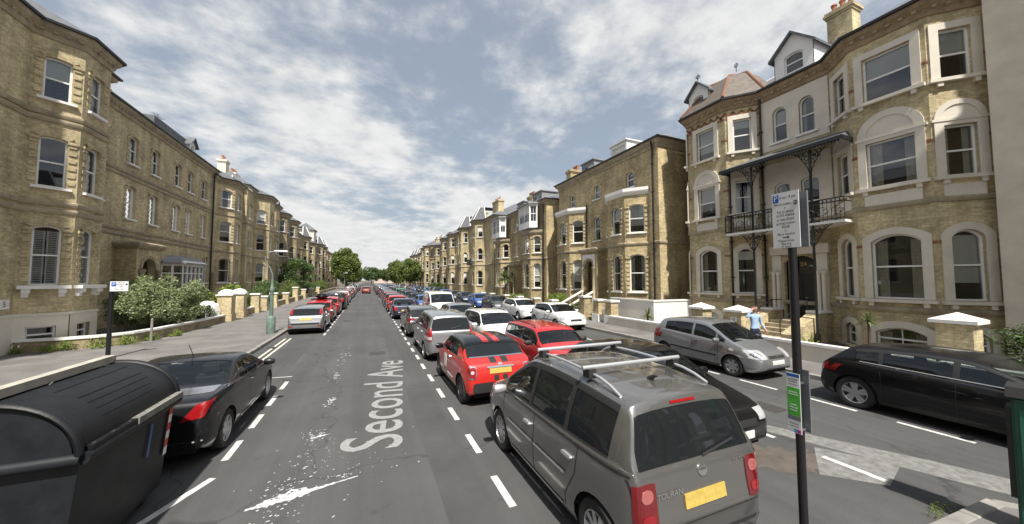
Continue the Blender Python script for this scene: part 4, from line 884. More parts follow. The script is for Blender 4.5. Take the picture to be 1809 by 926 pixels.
def patch(sh, view, quad, nu=8, nv=6, off=.006, rnd=0.0):
    """mesh that lies on the shell: a quad in the view's plane thrown onto the surface, with a skirt back into it"""
    d, org = DIRS[view]; L = sh.sp['L']; m = MB(); G = {}
    for i in range(nu + 1):
        for j in range(nv + 1):
            u, v = i / nu * 2 - 1, j / nv * 2 - 1
            if rnd: u, v = u * (1 - rnd + rnd * math.sqrt(1 - v * v / 2)), v * (1 - rnd + rnd * math.sqrt(1 - u * u / 2))
            u, v = (u + 1) / 2, (v + 1) / 2; a, b, c, e = [Vector(q) for q in quad]; p = (a * (1 - u) + b * u) * (1 - v) + (e * (1 - u) + c * u) * v; o = org(p.x, p.y, L); h = sh.bvh.ray_cast(o, d)
            if h[0] is not None:
                nn = h[1] if h[1].dot(d) < 0 else -h[1]; G[i, j] = (h[0] + nn * off, h[0] - nn * .01)
    for i in range(nu):
        for j in range(nv):
            K = [(i, j), (i + 1, j), (i + 1, j + 1), (i, j + 1)]
            if all(k in G for k in K) and max((G[K[0]][0] - G[k][0]).length for k in K) < .45:
                m.face([G[k][0] for k in K])
                for a, b, edge in ((K[0], K[1], j == 0), (K[1], K[2], i == nu - 1), (K[2], K[3], j == nv - 1), (K[3], K[0], i == 0)):
                    if edge: m.face([G[a][0], G[b][0], G[b][1], G[a][1]])
    return m
def strip_on(sh, view, pts, w, off=.003):
    d, org = DIRS[view]; L = sh.sp['L']; m = MB(); P = [Vector(p) for p in pts]; Q = []
    for a, b in zip(P, P[1:]):
        k = max(1, int((b - a).length / .06)); Q += [a.lerp(b, i / k) for i in range(k)]
    Q.append(P[-1]); R = []
    for i, p in enumerate(Q):
        t = (Q[min(i + 1, len(Q) - 1)] - Q[max(i - 1, 0)]).normalized(); nn = Vector((-t.y, t.x)) * w / 2; pr = []
        for q in (p - nn, p + nn):
            h = sh.bvh.ray_cast(org(q.x, q.y, L), d); pr.append(None if h[0] is None else h[0] + (h[1] if h[1].dot(d) < 0 else -h[1]) * off)
        R.append(pr)
    for a, b in zip(R, R[1:]):
        if None not in a and None not in b and (a[0] - b[0]).length < .3 and (a[0] - a[1]).length < w * 4: m.face([a[0], b[0], b[1], a[1]])
    return m
WHEELS = {}
def wheel_meshes(r, style):
    k = (round(r, 3), style)
    if k in WHEELS: return WHEELS[k]
    w = .20; t = MB(); t.lathe([(r * .66, -w / 2 + .01), (r * .72, -w / 2), (r * .93, -w / 2 + .005), (r * .99, -w / 2 + .035), (r, -w / 4), (r, w / 4), (r * .99, w / 2 - .035), (r * .93, w / 2 - .005), (r * .72, w / 2), (r * .66, w / 2 - .01), (r * .64, w / 2 - .03), (r * .64, -w / 2 + .03), (r * .66, -w / 2 + .01)], n=28, axis='y')
    a = MB(); yo = w / 2 - .012; a.lathe([(r * .655, yo + .004), (r * .62, yo + .006), (r * .60, yo - .02), (r * .58, -w / 2 + .03), (.02, -w / 2 + .03)], n=24, axis='y')
    ns, sw, tw = {'five': (5, .075, .05), 'ten': (10, .035, .03), 'twin': (10, .04, .03), 'seven': (7, .055, .04), 'steel': (8, .09, .08)}[style]; a.lathe([(.0, yo - .004), (r * .17, yo - .004), (r * .2, yo - .03)], n=16, axis='y')
    for s in range(ns):
        t0 = 2 * PI * s / ns + (.12 * (-1) ** s if style == 'twin' else 0); c, si = math.cos(t0), math.sin(t0); P = []
        for rad, hw, y in ((r * .12, sw * .8, yo - .008), (r * .62, tw, yo - .003)): P += [(c * rad - si * hw, y, si * rad + c * hw), (c * rad + si * hw, y, si * rad - c * hw)]
        a.face([P[0], P[1], P[3], P[2]]); b = [(p[0], p[1] - .03, p[2]) for p in P]; a.face([P[0], P[2], b[2], b[0]]); a.face([P[1], P[3], b[3], b[1]])
    WHEELS[k] = (t.mesh('wheel', RUB, True, 40), a.mesh('rim', ALLOY, True, 30)); return WHEELS[k]
SEAT = {}
def seat_mesh():
    if 's' not in SEAT:
        m = MB(); m.box(-.25, .25, -.24, .24, 0, .16); R = Matrix.Translation((-.24, 0, .1)) @ Matrix.Rotation(-.28, 4, 'Y'); m.box(-.07, .06, -.23, .23, 0, .58, 0, R); m.box(-.06, .04, -.12, .12, .62, .80, 0, R)
        me = m.mesh('seat', SEATM); bm = bmesh.new(); bm.from_mesh(me); bmesh.ops.bevel(bm, geom=bm.edges[:], offset=.035, segments=2, affect='EDGES'); bm.to_mesh(me); bm.free(); SEAT['s'] = me
    return SEAT['s']
def build_car(sp, name, label, cat, loc, heading, group=None, detail=True):
    """returns the Empty of the car; parts sit under it"""
    sh = Shell(sp, .09 if detail else .16); body, glass, sg = sh.build(); L, W = sp['L'], sp['W']; pm = sp['paint']
    C = empty(name, (loc[0], loc[1], 0), heading, label=label, cat=cat, group=group)
    mats = [pm, sp.get('roofmat', pm), TRIM]
    me = weld(body.mesh('body', mats)); add('body', me, C)
    gl = sp.get('glassmat', CGLASS)
    for k, g_ in glass.items():
        if g_.f: add(k, inset(g_.mesh(k, sp.get('rearglass', gl) if k == 'rear_window' else gl)), C)
    for k, (a, b) in enumerate(sg):
        for q in (a, b):
            if q.f: add('side_window', inset(q.mesh('side_window', sp.get('rearglass', gl) if k > 0 else gl)), C)
    m = MB(); m.box(-L / 2 + .15, L / 2 - .15, -W / 2 + .26, W / 2 - .26, .19, .60); hb = itp(sp['belt'], L * .55); m.box(-L / 2 + .4, L / 2 - sp['ws'][0] - .05, -W / 2 + .12, W / 2 - .12, .60, hb - .30); m.obj('underbody', UNDER, C)
    if detail:
        xs = L / 2 - sp['ws'][1]
        m = MB(); xd = L / 2 - sp['ws'][0] - .28; m.box(xd - .25, xd + .12, -W / 2 + .16, W / 2 - .16, hb - .30, hb - .07); m.obj('dashboard', SEATM, C)
        for (sx, ys) in ((xs - .45, (.36, -.36)), (xs - 1.35, (.36, -.36))):
            if sx > -L / 2 + .6 and (sx > xs - 1 or sp.get('rear_seats', True)):
                for y in ys: add('seat', seat_mesh(), C, (sx, y * W / 1.75, hb - .52))
        m = MB(); q = [(xd - .33 - .07 * math.sin(2 * PI * k / 16), -.36 + .18 * math.cos(2 * PI * k / 16), hb - .06 + .16 * math.sin(2 * PI * k / 16)) for k in range(17)]; m.tube(q, .016, 5, cap=False); m.obj('steering_wheel', SEATM, C)
    tm_, rm = wheel_meshes(sp['rw'], sp.get('rim', 'five'))
    for a in sp['axles']:
        hwm = itp(sp['plan'], a) * W / 2
        for sgn in (1, -1):
            w = add('wheel', tm_, C, (L / 2 - a, sgn * (hwm - .115), sp['rw']), 0 if sgn > 0 else PI); rmo = add('rim', rm, w)
            if 'rimmat' in sp: rmo.material_slots[0].link = 'OBJECT'; rmo.material_slots[0].material = sp['rimmat']
    for (nm, view, quad, mat, *o) in sp.get('patches', ()):
        kw = o[0] if o else {}; mir = kw.get('mirror', False); args = {k: v for k, v in kw.items() if k in ('off', 'rnd', 'nu', 'nv')}; views = [(view, quad)]
        if mir: views.append(({'left': 'right', 'right': 'left'}.get(view, view), quad if view in ('left', 'right') else [(-a, b) for a, b in quad] if view != 'top' else [(a, -b) for a, b in quad]))
        for v_, q_ in views:
            pm_ = patch(sh, v_, q_, **args)
            if pm_.f: pm_.obj(nm, mat, C, True, 35)
    if detail:
        for (nm, view, pts, w, mat, *o) in sp.get('strips', ()):
            for v_ in ((view, 'right') if view == 'left' else (view,)):
                s_ = strip_on(sh, v_, pts, w, o[0] if o else .003)
                if s_.f: s_.obj(nm, mat, C, True)
        mx = L / 2 - sp['ws'][0] - sp.get('mirror_back', .42); mz = itp(sp['belt'], sp['ws'][0] + .4) + .07
        for sgn in (1, -1):
            y = sgn * W / 2; m = MB(); m.lathe([(0, -.115), (.06, -.105), (.085, -.05), (.092, .02), (.08, .085), (.0, .10)], n=12, axis='y'); v = np.array(m.v); v[:, 0] *= .75; v[:, 1] += y + sgn * .10; v[:, 0] += mx; v[:, 2] = v[:, 2] * .82 + mz; m.v = [tuple(p) for p in v]; mo = m.obj('door_mirror', sp.get('mirrormat', pm), C, True, 50)
            m = MB(); m.tube([(mx, y * .94, mz - .07), (mx, y + sgn * .04, mz - .03)], .025, 6); m.obj('mirror_arm', TRIM, mo)
        h_ = sp.get('handles', ())
        for (s_, z_) in h_:
            for v_ in ('left', 'right'):
                q = patch(sh, v_, [(s_, z_ - .018), (s_ + .19, z_ - .018), (s_ + .19, z_ + .018), (s_, z_ + .018)], 4, 2, .03, .4); q.obj('door_handle', sp.get('handlemat', pm), C, True, 40)
    return C, sh
def rail(C, sh, y, s0, s1, mat, h=.06, r=.018, name='roof_rail'):
    L = sh.sp['L']; pts = []
    for k in range(13):
        s = s0 + (s1 - s0) * k / 12; hit = sh.bvh.ray_cast(Vector((L / 2 - s, y, 4)), Vector((0, 0, -1))); e = min(1, min(k, 12 - k) / 1.5)
        pts.append((L / 2 - s, y, hit[0].z + .01 + h * e))
    m = MB(); m.tube(pts, r, 8); return m.obj(name, mat, C, True, 50)
def P_(nm, view, a0, a1, b0, b1, mat, **k): return (nm, view, [(a0, b0), (a1, b0), (a1, b1), (a0, b1)], mat, k)
def base_spec(kind, L, W, H, col, **kw):
    """side profile of each body type; z values scale with H, s values with L"""
    def sc(P, L0, H0): return [(s * L / L0, z * H / H0) for s, z in P]
    sp = dict(L=L, W=W, paint=col, rw=.31); k = kind
    planF = [(0, .66), (.06, .80), (.22, .93), (.6, .985), (1.2, 1.0)]
    if k == 'hatch':
        sp.update(top=sc([(0, .58), (.03, .72), (.25, .83), (1.0, .97), (1.75, 1.40), (2.1, 1.46), (2.7, 1.455), (3.35, 1.39), (3.55, 1.32), (3.83, .98), (3.90, .93), (3.96, .72), (4.0, .60)], 4, 1.46), belt=sc([(0, .60), (.9, .90), (2.5, .97), (3.4, 1.02), (4, 1.0)], 4, 1.46), ws=(1.0, 1.74), rs=(3.52, 3.83), side=[(1.25, 2.02), (2.1, 2.95), (3.02, 3.36)])
        s0 = 4
    elif k == 'mpv':
        sp.update(top=sc([(0, .62), (.03, .78), (.25, .92), (.85, 1.05), (1.72, 1.58), (2.15, 1.66), (3.1, 1.665), (4.0, 1.60), (4.12, 1.56), (4.29, 1.06), (4.34, 1.0), (4.37, .76), (4.4, .62)], 4.4, 1.665), belt=sc([(0, .64), (.8, .97), (2.4, 1.02), (4.4, 1.05)], 4.4, 1.665), ws=(.88, 1.72), rs=(4.13, 4.30), side=[(1.22, 2.15), (2.25, 3.15), (3.24, 3.98)])
        s0 = 4.4
    elif k == 'estate':
        sp.update(top=sc([(0, .56), (.03, .70), (.3, .82), (1.25, .96), (2.0, 1.40), (2.4, 1.45), (3.4, 1.45), (4.2, 1.40), (4.3, 1.36), (4.52, 1.0), (4.57, .93), (4.6, .7)], 4.6, 1.45), belt=sc([(0, .58), (1.1, .88), (3, .95), (4.6, 1.0)], 4.6, 1.45), ws=(1.25, 2.0), rs=(4.30, 4.53), side=[(1.5, 2.35), (2.43, 3.3), (3.4, 4.15)])
        s0 = 4.6
    elif k == 'saloon':
        sp.update(top=sc([(0, .54), (.03, .68), (.3, .80), (1.3, .95), (2.0, 1.38), (2.4, 1.43), (3.0, 1.42), (3.35, 1.36), (3.95, 1.04), (4.1, 1.02), (4.45, 1.0), (4.52, .93), (4.57, .72), (4.6, .6)], 4.6, 1.43), belt=sc([(0, .56), (1.2, .88), (3, .94), (4.0, .98), (4.6, .96)], 4.6, 1.43), ws=(1.3, 2.0), rs=(3.38, 3.93), side=[(1.55, 2.35), (2.43, 3.15)])
        s0 = 4.6
    elif k == 'coupe':
        sp.update(top=sc([(0, .52), (.03, .66), (.3, .80), (.95, .95), (1.75, 1.33), (2.15, 1.395), (2.55, 1.37), (2.75, 1.31), (3.25, 1.05), (3.4, 1.03), (3.85, 1.00), (3.96, .94), (4.02, .72), (4.04, .6)], 4.04, 1.395), belt=sc([(0, .55), (.9, .90), (2.6, .96), (3.3, 1.0), (4.04, .95)], 4.04, 1.395), ws=(.98, 1.75), rs=(2.66, 3.22), side=[(1.25, 2.25), (2.3, 2.72)])
        s0 = 4.04
    elif k == 'mini':
        sp.update(top=sc([(0, .56), (.03, .72), (.2, .86), (1.0, .98), (1.45, 1.32), (1.75, 1.40), (2.6, 1.40), (3.0, 1.345), (3.08, 1.30), (3.40, 1.04), (3.5, 1.0), (3.66, .93), (3.71, .7), (3.73, .55)], 3.73, 1.40), belt=sc([(0, .58), (.9, .92), (2.5, .96), (3.3, 1.0), (3.73, .95)], 3.73, 1.40), ws=(1.0, 1.46), rs=(3.09, 3.40), side=[(1.22, 2.2), (2.26, 2.8)])
        s0 = 3.73
    elif k == 'clubman':
        sp.update(top=sc([(0, .56), (.03, .74), (.2, .88), (1.05, .99), (1.5, 1.34), (1.8, 1.42), (3.0, 1.43), (3.70, 1.39), (3.78, 1.35), (3.88, 1.02), (3.91, .94), (3.94, .6)], 3.94, 1.43), belt=sc([(0, .58), (.95, .93), (2.5, .97), (3.94, 1.0)], 3.94, 1.43), ws=(1.05, 1.5), rs=(3.76, 3.88), side=[(1.28, 2.2), (2.28, 2.9), (2.98, 3.68)])
        s0 = 3.94
    elif k == 'jazz':
        sp.update(top=sc([(0, .52), (.03, .66), (.2, .80), (.72, .97), (1.55, 1.46), (1.95, 1.52), (2.7, 1.52), (3.3, 1.45), (3.45, 1.40), (3.72, 1.0), (3.78, .93), (3.82, .7), (3.85, .58)], 3.85, 1.52), belt=sc([(0, .54), (.7, .90), (2.2, .98), (3.2, 1.05), (3.85, 1.03)], 3.85, 1.52), ws=(.75, 1.54), rs=(3.43, 3.72), side=[(1.0, 1.25), (1.3, 2.05), (2.13, 3.2)])
        s0 = 3.85
    elif k == 'suv':
        sp.update(top=sc([(0, .68), (.03, .85), (.25, .97), (1.2, 1.08), (1.85, 1.55), (2.25, 1.64), (3.3, 1.64), (4.05, 1.58), (4.15, 1.52), (4.34, 1.1), (4.39, 1.0), (4.42, .75)], 4.42, 1.64), belt=sc([(0, .70), (1.1, 1.0), (2.5, 1.07), (4.42, 1.10)], 4.42, 1.64), ws=(1.2, 1.85), rs=(4.15, 4.35), side=[(1.45, 2.25), (2.34, 3.2), (3.3, 3.95)])
        s0 = 4.42
    elif k == 'van':
        sp.update(top=sc([(0, .62), (.03, .85), (.2, 1.0), (.75, 1.15), (1.45, 1.85), (1.8, 1.97), (3.0, 1.98), (4.6, 1.97), (4.82, 1.9), (4.87, 1.2), (4.89, .7)], 4.89, 1.98), belt=sc([(0, .64), (.7, 1.05), (2.4, 1.1), (4.89, 1.12)], 4.89, 1.98), ws=(.78, 1.46), rs=(4.83, 4.868), side=[(1.1, 1.9)], roof_frac=.88)
        s0 = 4.89
    f = L / s0; sp['ws'] = tuple(a * f for a in sp['ws']); sp['rs'] = tuple(a * f for a in sp['rs']); sp['side_glass'] = [(a * f, b * f) for a, b in sp.pop('side')]
    sp['plan'] = [(s, w) for s, w in planF] + [(L - 1.1, 1.0), (L - .5, .975), (L - .18, .93), (L - .05, .87), (L, .78)]
    fo = {'van': .92, 'jazz': .78, 'mini': .72, 'clubman': .74, 'hatch': .82, 'coupe': .80, 'mpv': .90, 'suv': .88}.get(k, .92); wb = {'van': 3.0, 'jazz': 2.45, 'mini': 2.467, 'clubman': 2.547, 'hatch': 2.56, 'coupe': 2.54, 'mpv': 2.68, 'estate': 2.68, 'saloon': 2.68, 'suv': 2.62}[k] * f
    sp['axles'] = (fo * f, fo * f + wb); sp['H'] = H; sp.update(kw)
    dw = W / 2; h = H; zb = itp(sp['belt'], L)
    if 'patches' not in sp:
        sp['patches'] = [P_('tail_light', 'rear', dw * .62, dw * .99, zb - .30, zb - .04, REDL, mirror=True), P_('number_plate', 'rear', -.26, .26, zb - .36, zb - .25, YPLATE, off=.012), P_('headlight', 'front', dw * .48, dw * .97, .62 * h / 1.46, .76 * h / 1.46, CLRL, mirror=True), P_('number_plate', 'front', -.26, .26, .38, .49, WPLATE, off=.012), P_('grille', 'front', -dw * .4, dw * .4, .55 * h / 1.46, .66 * h / 1.46, TRIM), P_('lower_grille', 'front', -dw * .6, dw * .6, .27, .35, TRIM)]
    if 'strips' not in sp:
        a = sp['side_glass']; d1 = a[0][0] - .1 if a[0][1] - a[0][0] > .5 else a[1][0] - .1; dm = (a[0][1] + a[1][0]) / 2 if len(a) > 1 else a[0][1] + .1; bz = itp(sp['belt'], dm) - .02
        sp['strips'] = [('door_seam', 'left', [(d1, .30), (d1, bz - .03)], .010, TRIM), ('door_seam', 'left', [(dm, .30), (dm, bz)], .010, TRIM), ('sill_trim', 'left', [(sp['axles'][0] + .38, .25), (sp['axles'][1] - .38, .25)], .07, TRIM)]
        if len(a) > 2: d3 = (a[-2][1] + a[-1][0]) / 2; sp['strips'].append(('door_seam', 'left', [(d3, bz), (d3 - .02, .62), (sp['axles'][1] - .42, .42), (sp['axles'][1] - .45, .30)], .010, TRIM))
    if 'handles' not in sp:
        a = sp['side_glass']; bz = itp(sp['belt'], L * .5) - .11; sp['handles'] = [((a[0][1] + (a[1][0] if len(a) > 1 else a[0][1])) / 2 - .28, bz)] + ([((a[-2][1] + a[-1][0]) / 2 - .26, bz + .02)] if len(a) > 2 else [])
    return sp
UPY, DNY = PI / 2, -PI / 2
#CARS
def rear_text(C, sh, body, size, y, z, mat, name='badge_lettering'):
    L = sh.sp['L']; h = sh.bvh.ray_cast(Vector((-L / 2 - 1, y, z)), Vector((1, 0, 0))); x = h[0].x - .012 if h[0] else -L / 2
    M = Matrix(((0, 0, -1, x), (-1, 0, 0, y), (0, 1, 0, z), (0, 0, 0, 1))); return text_obj(name, body, size, mat, C, M)
GREY = paint('warm_grey', (.18, .178, .174), .65, .27); RED = paint('red', (.42, .012, .014)); BLK = paint('black', (.005, .005, .006), 0, .3, .55, .25); SIL = paint('silver', (.27, .28, .29), .6, .34); WHT = paint('white', (.74, .74, .73)); GUN = paint('gunmetal', (.085, .09, .095), .5); NAVY = paint('navy', (.012, .017, .045), .2); BLUE = paint('blue', (.05, .14, .42), .1); DRED = paint('dark_red', (.20, .012, .018)); GRN = paint('green', (.06, .33, .05)); CHAR = paint('charcoal', (.03, .031, .034), .3); BLRED = paint('bright_red', (.5, .018, .014))
# grey people carrier in the foreground, seen from behind
dw = .895
sp = base_spec('mpv', 4.0, 1.90, 1.71, GREY, axles=(.93, 3.50), rw=.325, rim='ten', rearglass=CGLASSD, mirrormat=SILVT, dark_pillars=True,
    patches=[P_('tail_light', 'rear', .60, .83, .62, .99, pmat('dark_red_lens', (.13, .006, .009), .12, coat=.8), mirror=True, off=.010, rnd=.12), P_('reversing_lamp', 'rear', .64, .77, .84, .95, pmat('pink_lens', (.34, .10, .10), .15, coat=.8), mirror=True, off=.016, rnd=.9), P_('fog_lamp', 'rear', .64, .77, .66, .75, pmat('deep_red_lens', (.22, .005, .01), .1, coat=.8), mirror=True, off=.016, rnd=.9),
             P_('number_plate', 'rear', -.27, .27, .70, .82, YPLATE, off=.014), P_('brake_lamp', 'rear', -.17, .17, 1.555, 1.578, REDL, off=.010), P_('badge', 'rear', -.06, .06, .93, 1.03, CHROME, off=.012, rnd=1.0), P_('headlight', 'front', .45, .88, .68, .86, CLRL, mirror=True), P_('bumper_strip', 'rear', -.86, .86, .40, .43, TRIM, nu=16),
             P_('number_plate', 'front', -.26, .26, .42, .53, WPLATE, off=.012), P_('grille', 'front', -.4, .4, .60, .72, TRIM)],
    strips=[('door_seam', 'left', [(1.18, .30), (1.12, .98)], .010, TRIM), ('door_seam', 'left', [(2.2, .30), (2.2, 1.0)], .010, TRIM), ('door_seam', 'left', [(3.2, 1.02), (3.17, .75), (2.98, .45), (2.95, .30)], .010, TRIM), ('rubbing_strip', 'left', [(1.32, .66), (2.17, .665)], .030, SILVT, .014), ('rubbing_strip', 'left', [(2.23, .665), (2.98, .67)], .030, SILVT, .014), ('sill_chrome', 'left', [(1.4, .29), (2.9, .29)], .03, SILVT, .01), ('window_trim', 'left', [(1.15, 1.015), (3.95, 1.045)], .018, TRIM, .006), ('tailgate_seam', 'rear', [(.80, 1.5), (.845, 1.08), (.80, .58), (-.80, .58), (-.845, 1.08), (-.80, 1.5)], .010, TRIM)], handles=[(1.93, .86), (2.93, .88)], handlemat=SILVT)
C, sh = build_car(sp, 'people_carrier', 'warm grey people carrier with silver roof bars in the right foreground', 'car', (3.0, 4.36), UPY)
for y in (.62, -.62): rail(C, sh, y, 1.6, 3.55, SILVT, .065, .017)
for s in (1.95, 3.05):
    m = MB(); m.tube([(sp['L'] / 2 - s, -.74, 1.80), (sp['L'] / 2 - s, .74, 1.80)], .026, 8); b = m.obj('roof_bar', SILVT, C, True, 50)
    for y in (.64, -.64): m = MB(); m.box(sp['L'] / 2 - s - .06, sp['L'] / 2 - s + .06, y - .05, y + .05, 1.69, 1.79); m.obj('bar_foot', TRIM, b)
m = MB(); m.tube([(-1.3, 0, 1.665), (-1.38, 0, 1.72), (-1.42, 0, 1.725)], [.035, .02, .008], 8); m.obj('aerial', TRIM, C)
rear_text(C, sh, 'TOURAN', .075, .44, .86, CHROME); rear_text(C, sh, '2.0 TDI', .06, -.52, .98, CHROME); rear_text(C, sh, 'VW', .055, 0, .98, TRIM)
s_ = strip_on(sh, 'rear', [(-.05, 1.09), (-.52, 1.16)], .022, .02); s_.obj('rear_wiper', TRIM, C)
# red coupe with a black striped roof
sp = base_spec('mini', 3.73, 1.69, 1.39, BLRED, rw=.315, rim='ten', rimmat=DALLOY, roofmat=BLK, roofrange=(1.35, 3.13), mirrormat=BLK, cladding=.30, rear_seats=False, dark_pillars=True, rearglass=CGLASSD,
    patches=[P_('tail_light', 'rear', .56, .74, .63, .90, CHROME, mirror=True, off=.008, rnd=.4), P_('tail_lens', 'rear', .58, .72, .655, .875, REDL, mirror=True, off=.014, rnd=.4), P_('indicator', 'rear', .62, .69, .74, .81, CLRL, mirror=True, off=.019, rnd=.9), P_('number_plate', 'rear', -.26, .26, .72, .83, YPLATE, off=.014), P_('boot_handle', 'rear', -.32, .32, .835, .875, CHROME, off=.02, rnd=.3),
             P_('roof_stripe', 'top', 1.50, 3.05, .06, .22, BLRED, mirror=True, off=.004, nu=16, nv=2), P_('boot_stripe', 'rear', .05, .16, .57, .69, TRIM, mirror=True, off=.006), P_('boot_stripe', 'top', 3.42, 3.62, .06, .22, TRIM, mirror=True, off=.004), P_('exhaust', 'rear', -.14, .14, .34, .39, CHROME, off=.02), P_('badge', 'rear', -.05, .05, .885, .935, CHROME, off=.01, rnd=1), P_('door_notice', 'left', 1.62, 1.86, .52, .84, WHITE, off=.004), P_('headlight', 'front', .5, .8, .64, .86, CLRL, mirror=True, rnd=.9), P_('grille', 'front', -.38, .38, .42, .6, TRIM)],
    handles=[(2.05, .86)], handlemat=CHROME)
sp['strips'] = [('door_seam', 'left', [(1.12, .32), (1.12, .93)], .010, TRIM), ('door_seam', 'left', [(2.3, .32), (2.3, .95)], .010, TRIM), ('belt_chrome', 'left', [(1.1, .945), (3.2, .99)], .018, CHROME, .006), ('belt_chrome', 'rear', [(-.66, 1.035), (.66, 1.035)], .02, CHROME, .008)] + [('wheel_arch', 'left', [(a + .375 * math.cos(t), .315 + .375 * math.sin(t)) for t in [PI * k / 12 for k in range(13)]], .07, TRIM, .01) for a in sp['axles']]
C, sh = build_car(sp, 'striped_coupe', 'bright red small coupe with a black roof and two red roof stripes', 'car', (2.80, 9.12), UPY)
# silver people carrier
sp = base_spec('mpv', 4.3, 1.74, 1.64, SIL, rw=.31, rim='steel', rearglass=CGLASSD)
sp['patches'] = [P_('tail_light', 'rear', .66, .86, .72, 1.12, REDL, mirror=True, off=.008), P_('tail_lens', 'rear', .68, .84, .76, .86, CLRL, mirror=True, off=.013), P_('number_plate', 'rear', -.26, .26, .60, .71, YPLATE, off=.014), P_('headlight', 'front', .45, .85, .66, .82, CLRL, mirror=True), P_('grille', 'front', -.4, .4, .58, .68, TRIM)]
C, sh = build_car(sp, 'compact_people_carrier', 'silver compact people carrier parked behind the striped red coupe', 'car', (2.72, 13.95), UPY); s_ = strip_on(sh, 'rear', [(0, 1.10), (-.35, 1.18)], .022, .02); s_.obj('rear_wiper', TRIM, C)
m = MB(); m.tube([(-.9, 0, 1.64), (-1.15, 0, 1.9)], .008, 5); m.obj('aerial', TRIM, C)
C, sh = build_car(base_spec('estate', 4.5, 1.76, 1.46, GUN, rim='five', rearglass=CGLASSD), 'estate_car', 'dark grey estate car in front of the silver compact people carrier', 'car', (2.65, 19.3), UPY)
C, sh = build_car(base_spec('saloon', 4.6, 1.76, 1.42, NAVY, rim='five'), 'saloon_car', 'navy saloon with an orange-yellow rear plate in the central parking row', 'car', (2.50, 27.6), UPY)
# central row facing the camera
C, sh = build_car(base_spec('hatch', 3.95, 1.72, 1.46, BLK, rim='five', dark_pillars=True), 'black_hatchback', 'black hatchback half hidden behind the grey people carrier', 'car', (5.28, 5.5), DNY)
sp = base_spec('clubman', 3.94, 1.68, 1.42, RED, rw=.31, rim='ten', mirrormat=TRIM, dark_pillars=True)
sp['patches'] = [P_('headlight', 'front', .50, .80, .62, .86, CLRL, mirror=True, rnd=.8), P_('grille', 'front', -.42, .42, .44, .62, CHROME), P_('number_plate', 'front', -.26, .26, .36, .46, WPLATE, off=.014), P_('tail_light', 'rear', .62, .80, .6, .9, REDL, mirror=True), P_('windscreen_notice', 'right', 3.35, 3.58, 1.10, 1.24, WHITE, off=.002)]
sp['strips'] = [('door_seam', 'left', [(1.15, .32), (1.15, .93)], .010, TRIM), ('door_seam', 'left', [(2.25, .32), (2.25, .95)], .010, TRIM), ('belt_chrome', 'left', [(1.1, .955), (3.8, .995)], .018, CHROME, .006)]
C, sh = build_car(sp, 'small_estate', 'red small estate with black roof rails facing the camera', 'car', (5.22, 9.45), DNY)
for y in (.56, -.56): rail(C, sh, y, 1.75, 3.6, TRIM, .05, .014)
sp = base_spec('estate', 4.45, 1.78, 1.50, WHT, rw=.33, rim='five', dark_pillars=True); C, sh = build_car(sp, 'white_estate', 'white estate car with roof rails facing the camera behind the red small estate', 'car', (5.0, 14.0), DNY)
for y in (.6, -.6): rail(C, sh, y, 2.05, 4.0, SILVT, .05, .015)
C, sh = build_car(base_spec('hatch', 4.2, 1.75, 1.46, paint('pale_grey', (.30, .33, .34), .5), rim='five'), 'silver_hatchback', 'pale silver-blue hatchback facing the camera in front of the white van', 'car', (4.95, 19.5), DNY)
sp = base_spec('van', 4.89, 1.9, 1.95, WHT, rw=.33, rim='steel', mirrormat=TRIM); sp['patches'] += [P_('bonnet_panel', 'front', -.8, .8, .35, .52, TRIM)]; C, sh = build_car(sp, 'panel_van', 'white panel van facing the camera in the central row', 'van', (4.95, 26.0), DNY)
# kerbside on the right
sp = base_spec('hatch', 4.32, 1.765, 1.42, BLK, rw=.335, rim='twin', dark_pillars=True, mirrormat=BLK)
sp['patches'] = [P_('tail_light', 'rear', .50, .885, .74, .90, REDL, mirror=True, off=.008), P_('number_plate', 'rear', -.26, .26, .56, .67, YPLATE, off=.014), P_('headlight', 'front', .48, .87, .60, .74, CLRL, mirror=True), P_('grille', 'front', .04, .32, .50, .64, TRIM, mirror=True)]
sp['strips'] += [('window_chrome', 'left', [(1.3, .965), (3.55, 1.03)], .014, SILVT, .006), ('sill_line', 'left', [(1.3, .42), (3.0, .44)], .012, TRIM)]
C, sh = build_car(sp, 'sports_hatchback', 'glossy black five-door hatchback with twin-spoke alloys parked at the right kerb', 'car', (10.72, 2.62), DNY)
sp = base_spec('jazz', 3.85, 1.675, 1.52, SIL, rw=.30, rim='seven')
sp['patches'] = [P_('headlight', 'front', .42, .82, .60, .82, CLRL, mirror=True, off=.008, rnd=.2), P_('headlamp_bezel', 'front', .58, .74, .64, .77, CHROME, mirror=True, off=.013, rnd=.9), P_('grille', 'front', -.34, .34, .61, .68, TRIM), P_('badge', 'front', -.06, .06, .62, .69, CHROME, off=.018, rnd=.5), P_('lower_grille', 'front', -.5, .5, .27, .36, TRIM), P_('number_plate', 'front', -.26, .26, .44, .55, WPLATE, off=.016), P_('tail_light', 'rear', .6, .83, .75, 1.1, REDL, mirror=True), P_('side_repeater', 'right', .95, 1.0, .66, .69, AMBL, off=.008)]
sp['strips'] += [('rubbing_strip', 'left', [(1.25, .52), (2.95, .56)], .05, TRIM, .012)]
C, sh = build_car(sp, 'silver_compact', 'silver compact hatchback with five-spoke wheels at the right kerb, facing the camera', 'car', (10.62, 7.95), DNY)
m = MB(); m.box(1.13 - .3, 1.13 + .02, -.2, .1, .97, .985); m.obj('parking_permit', WHITE, C)
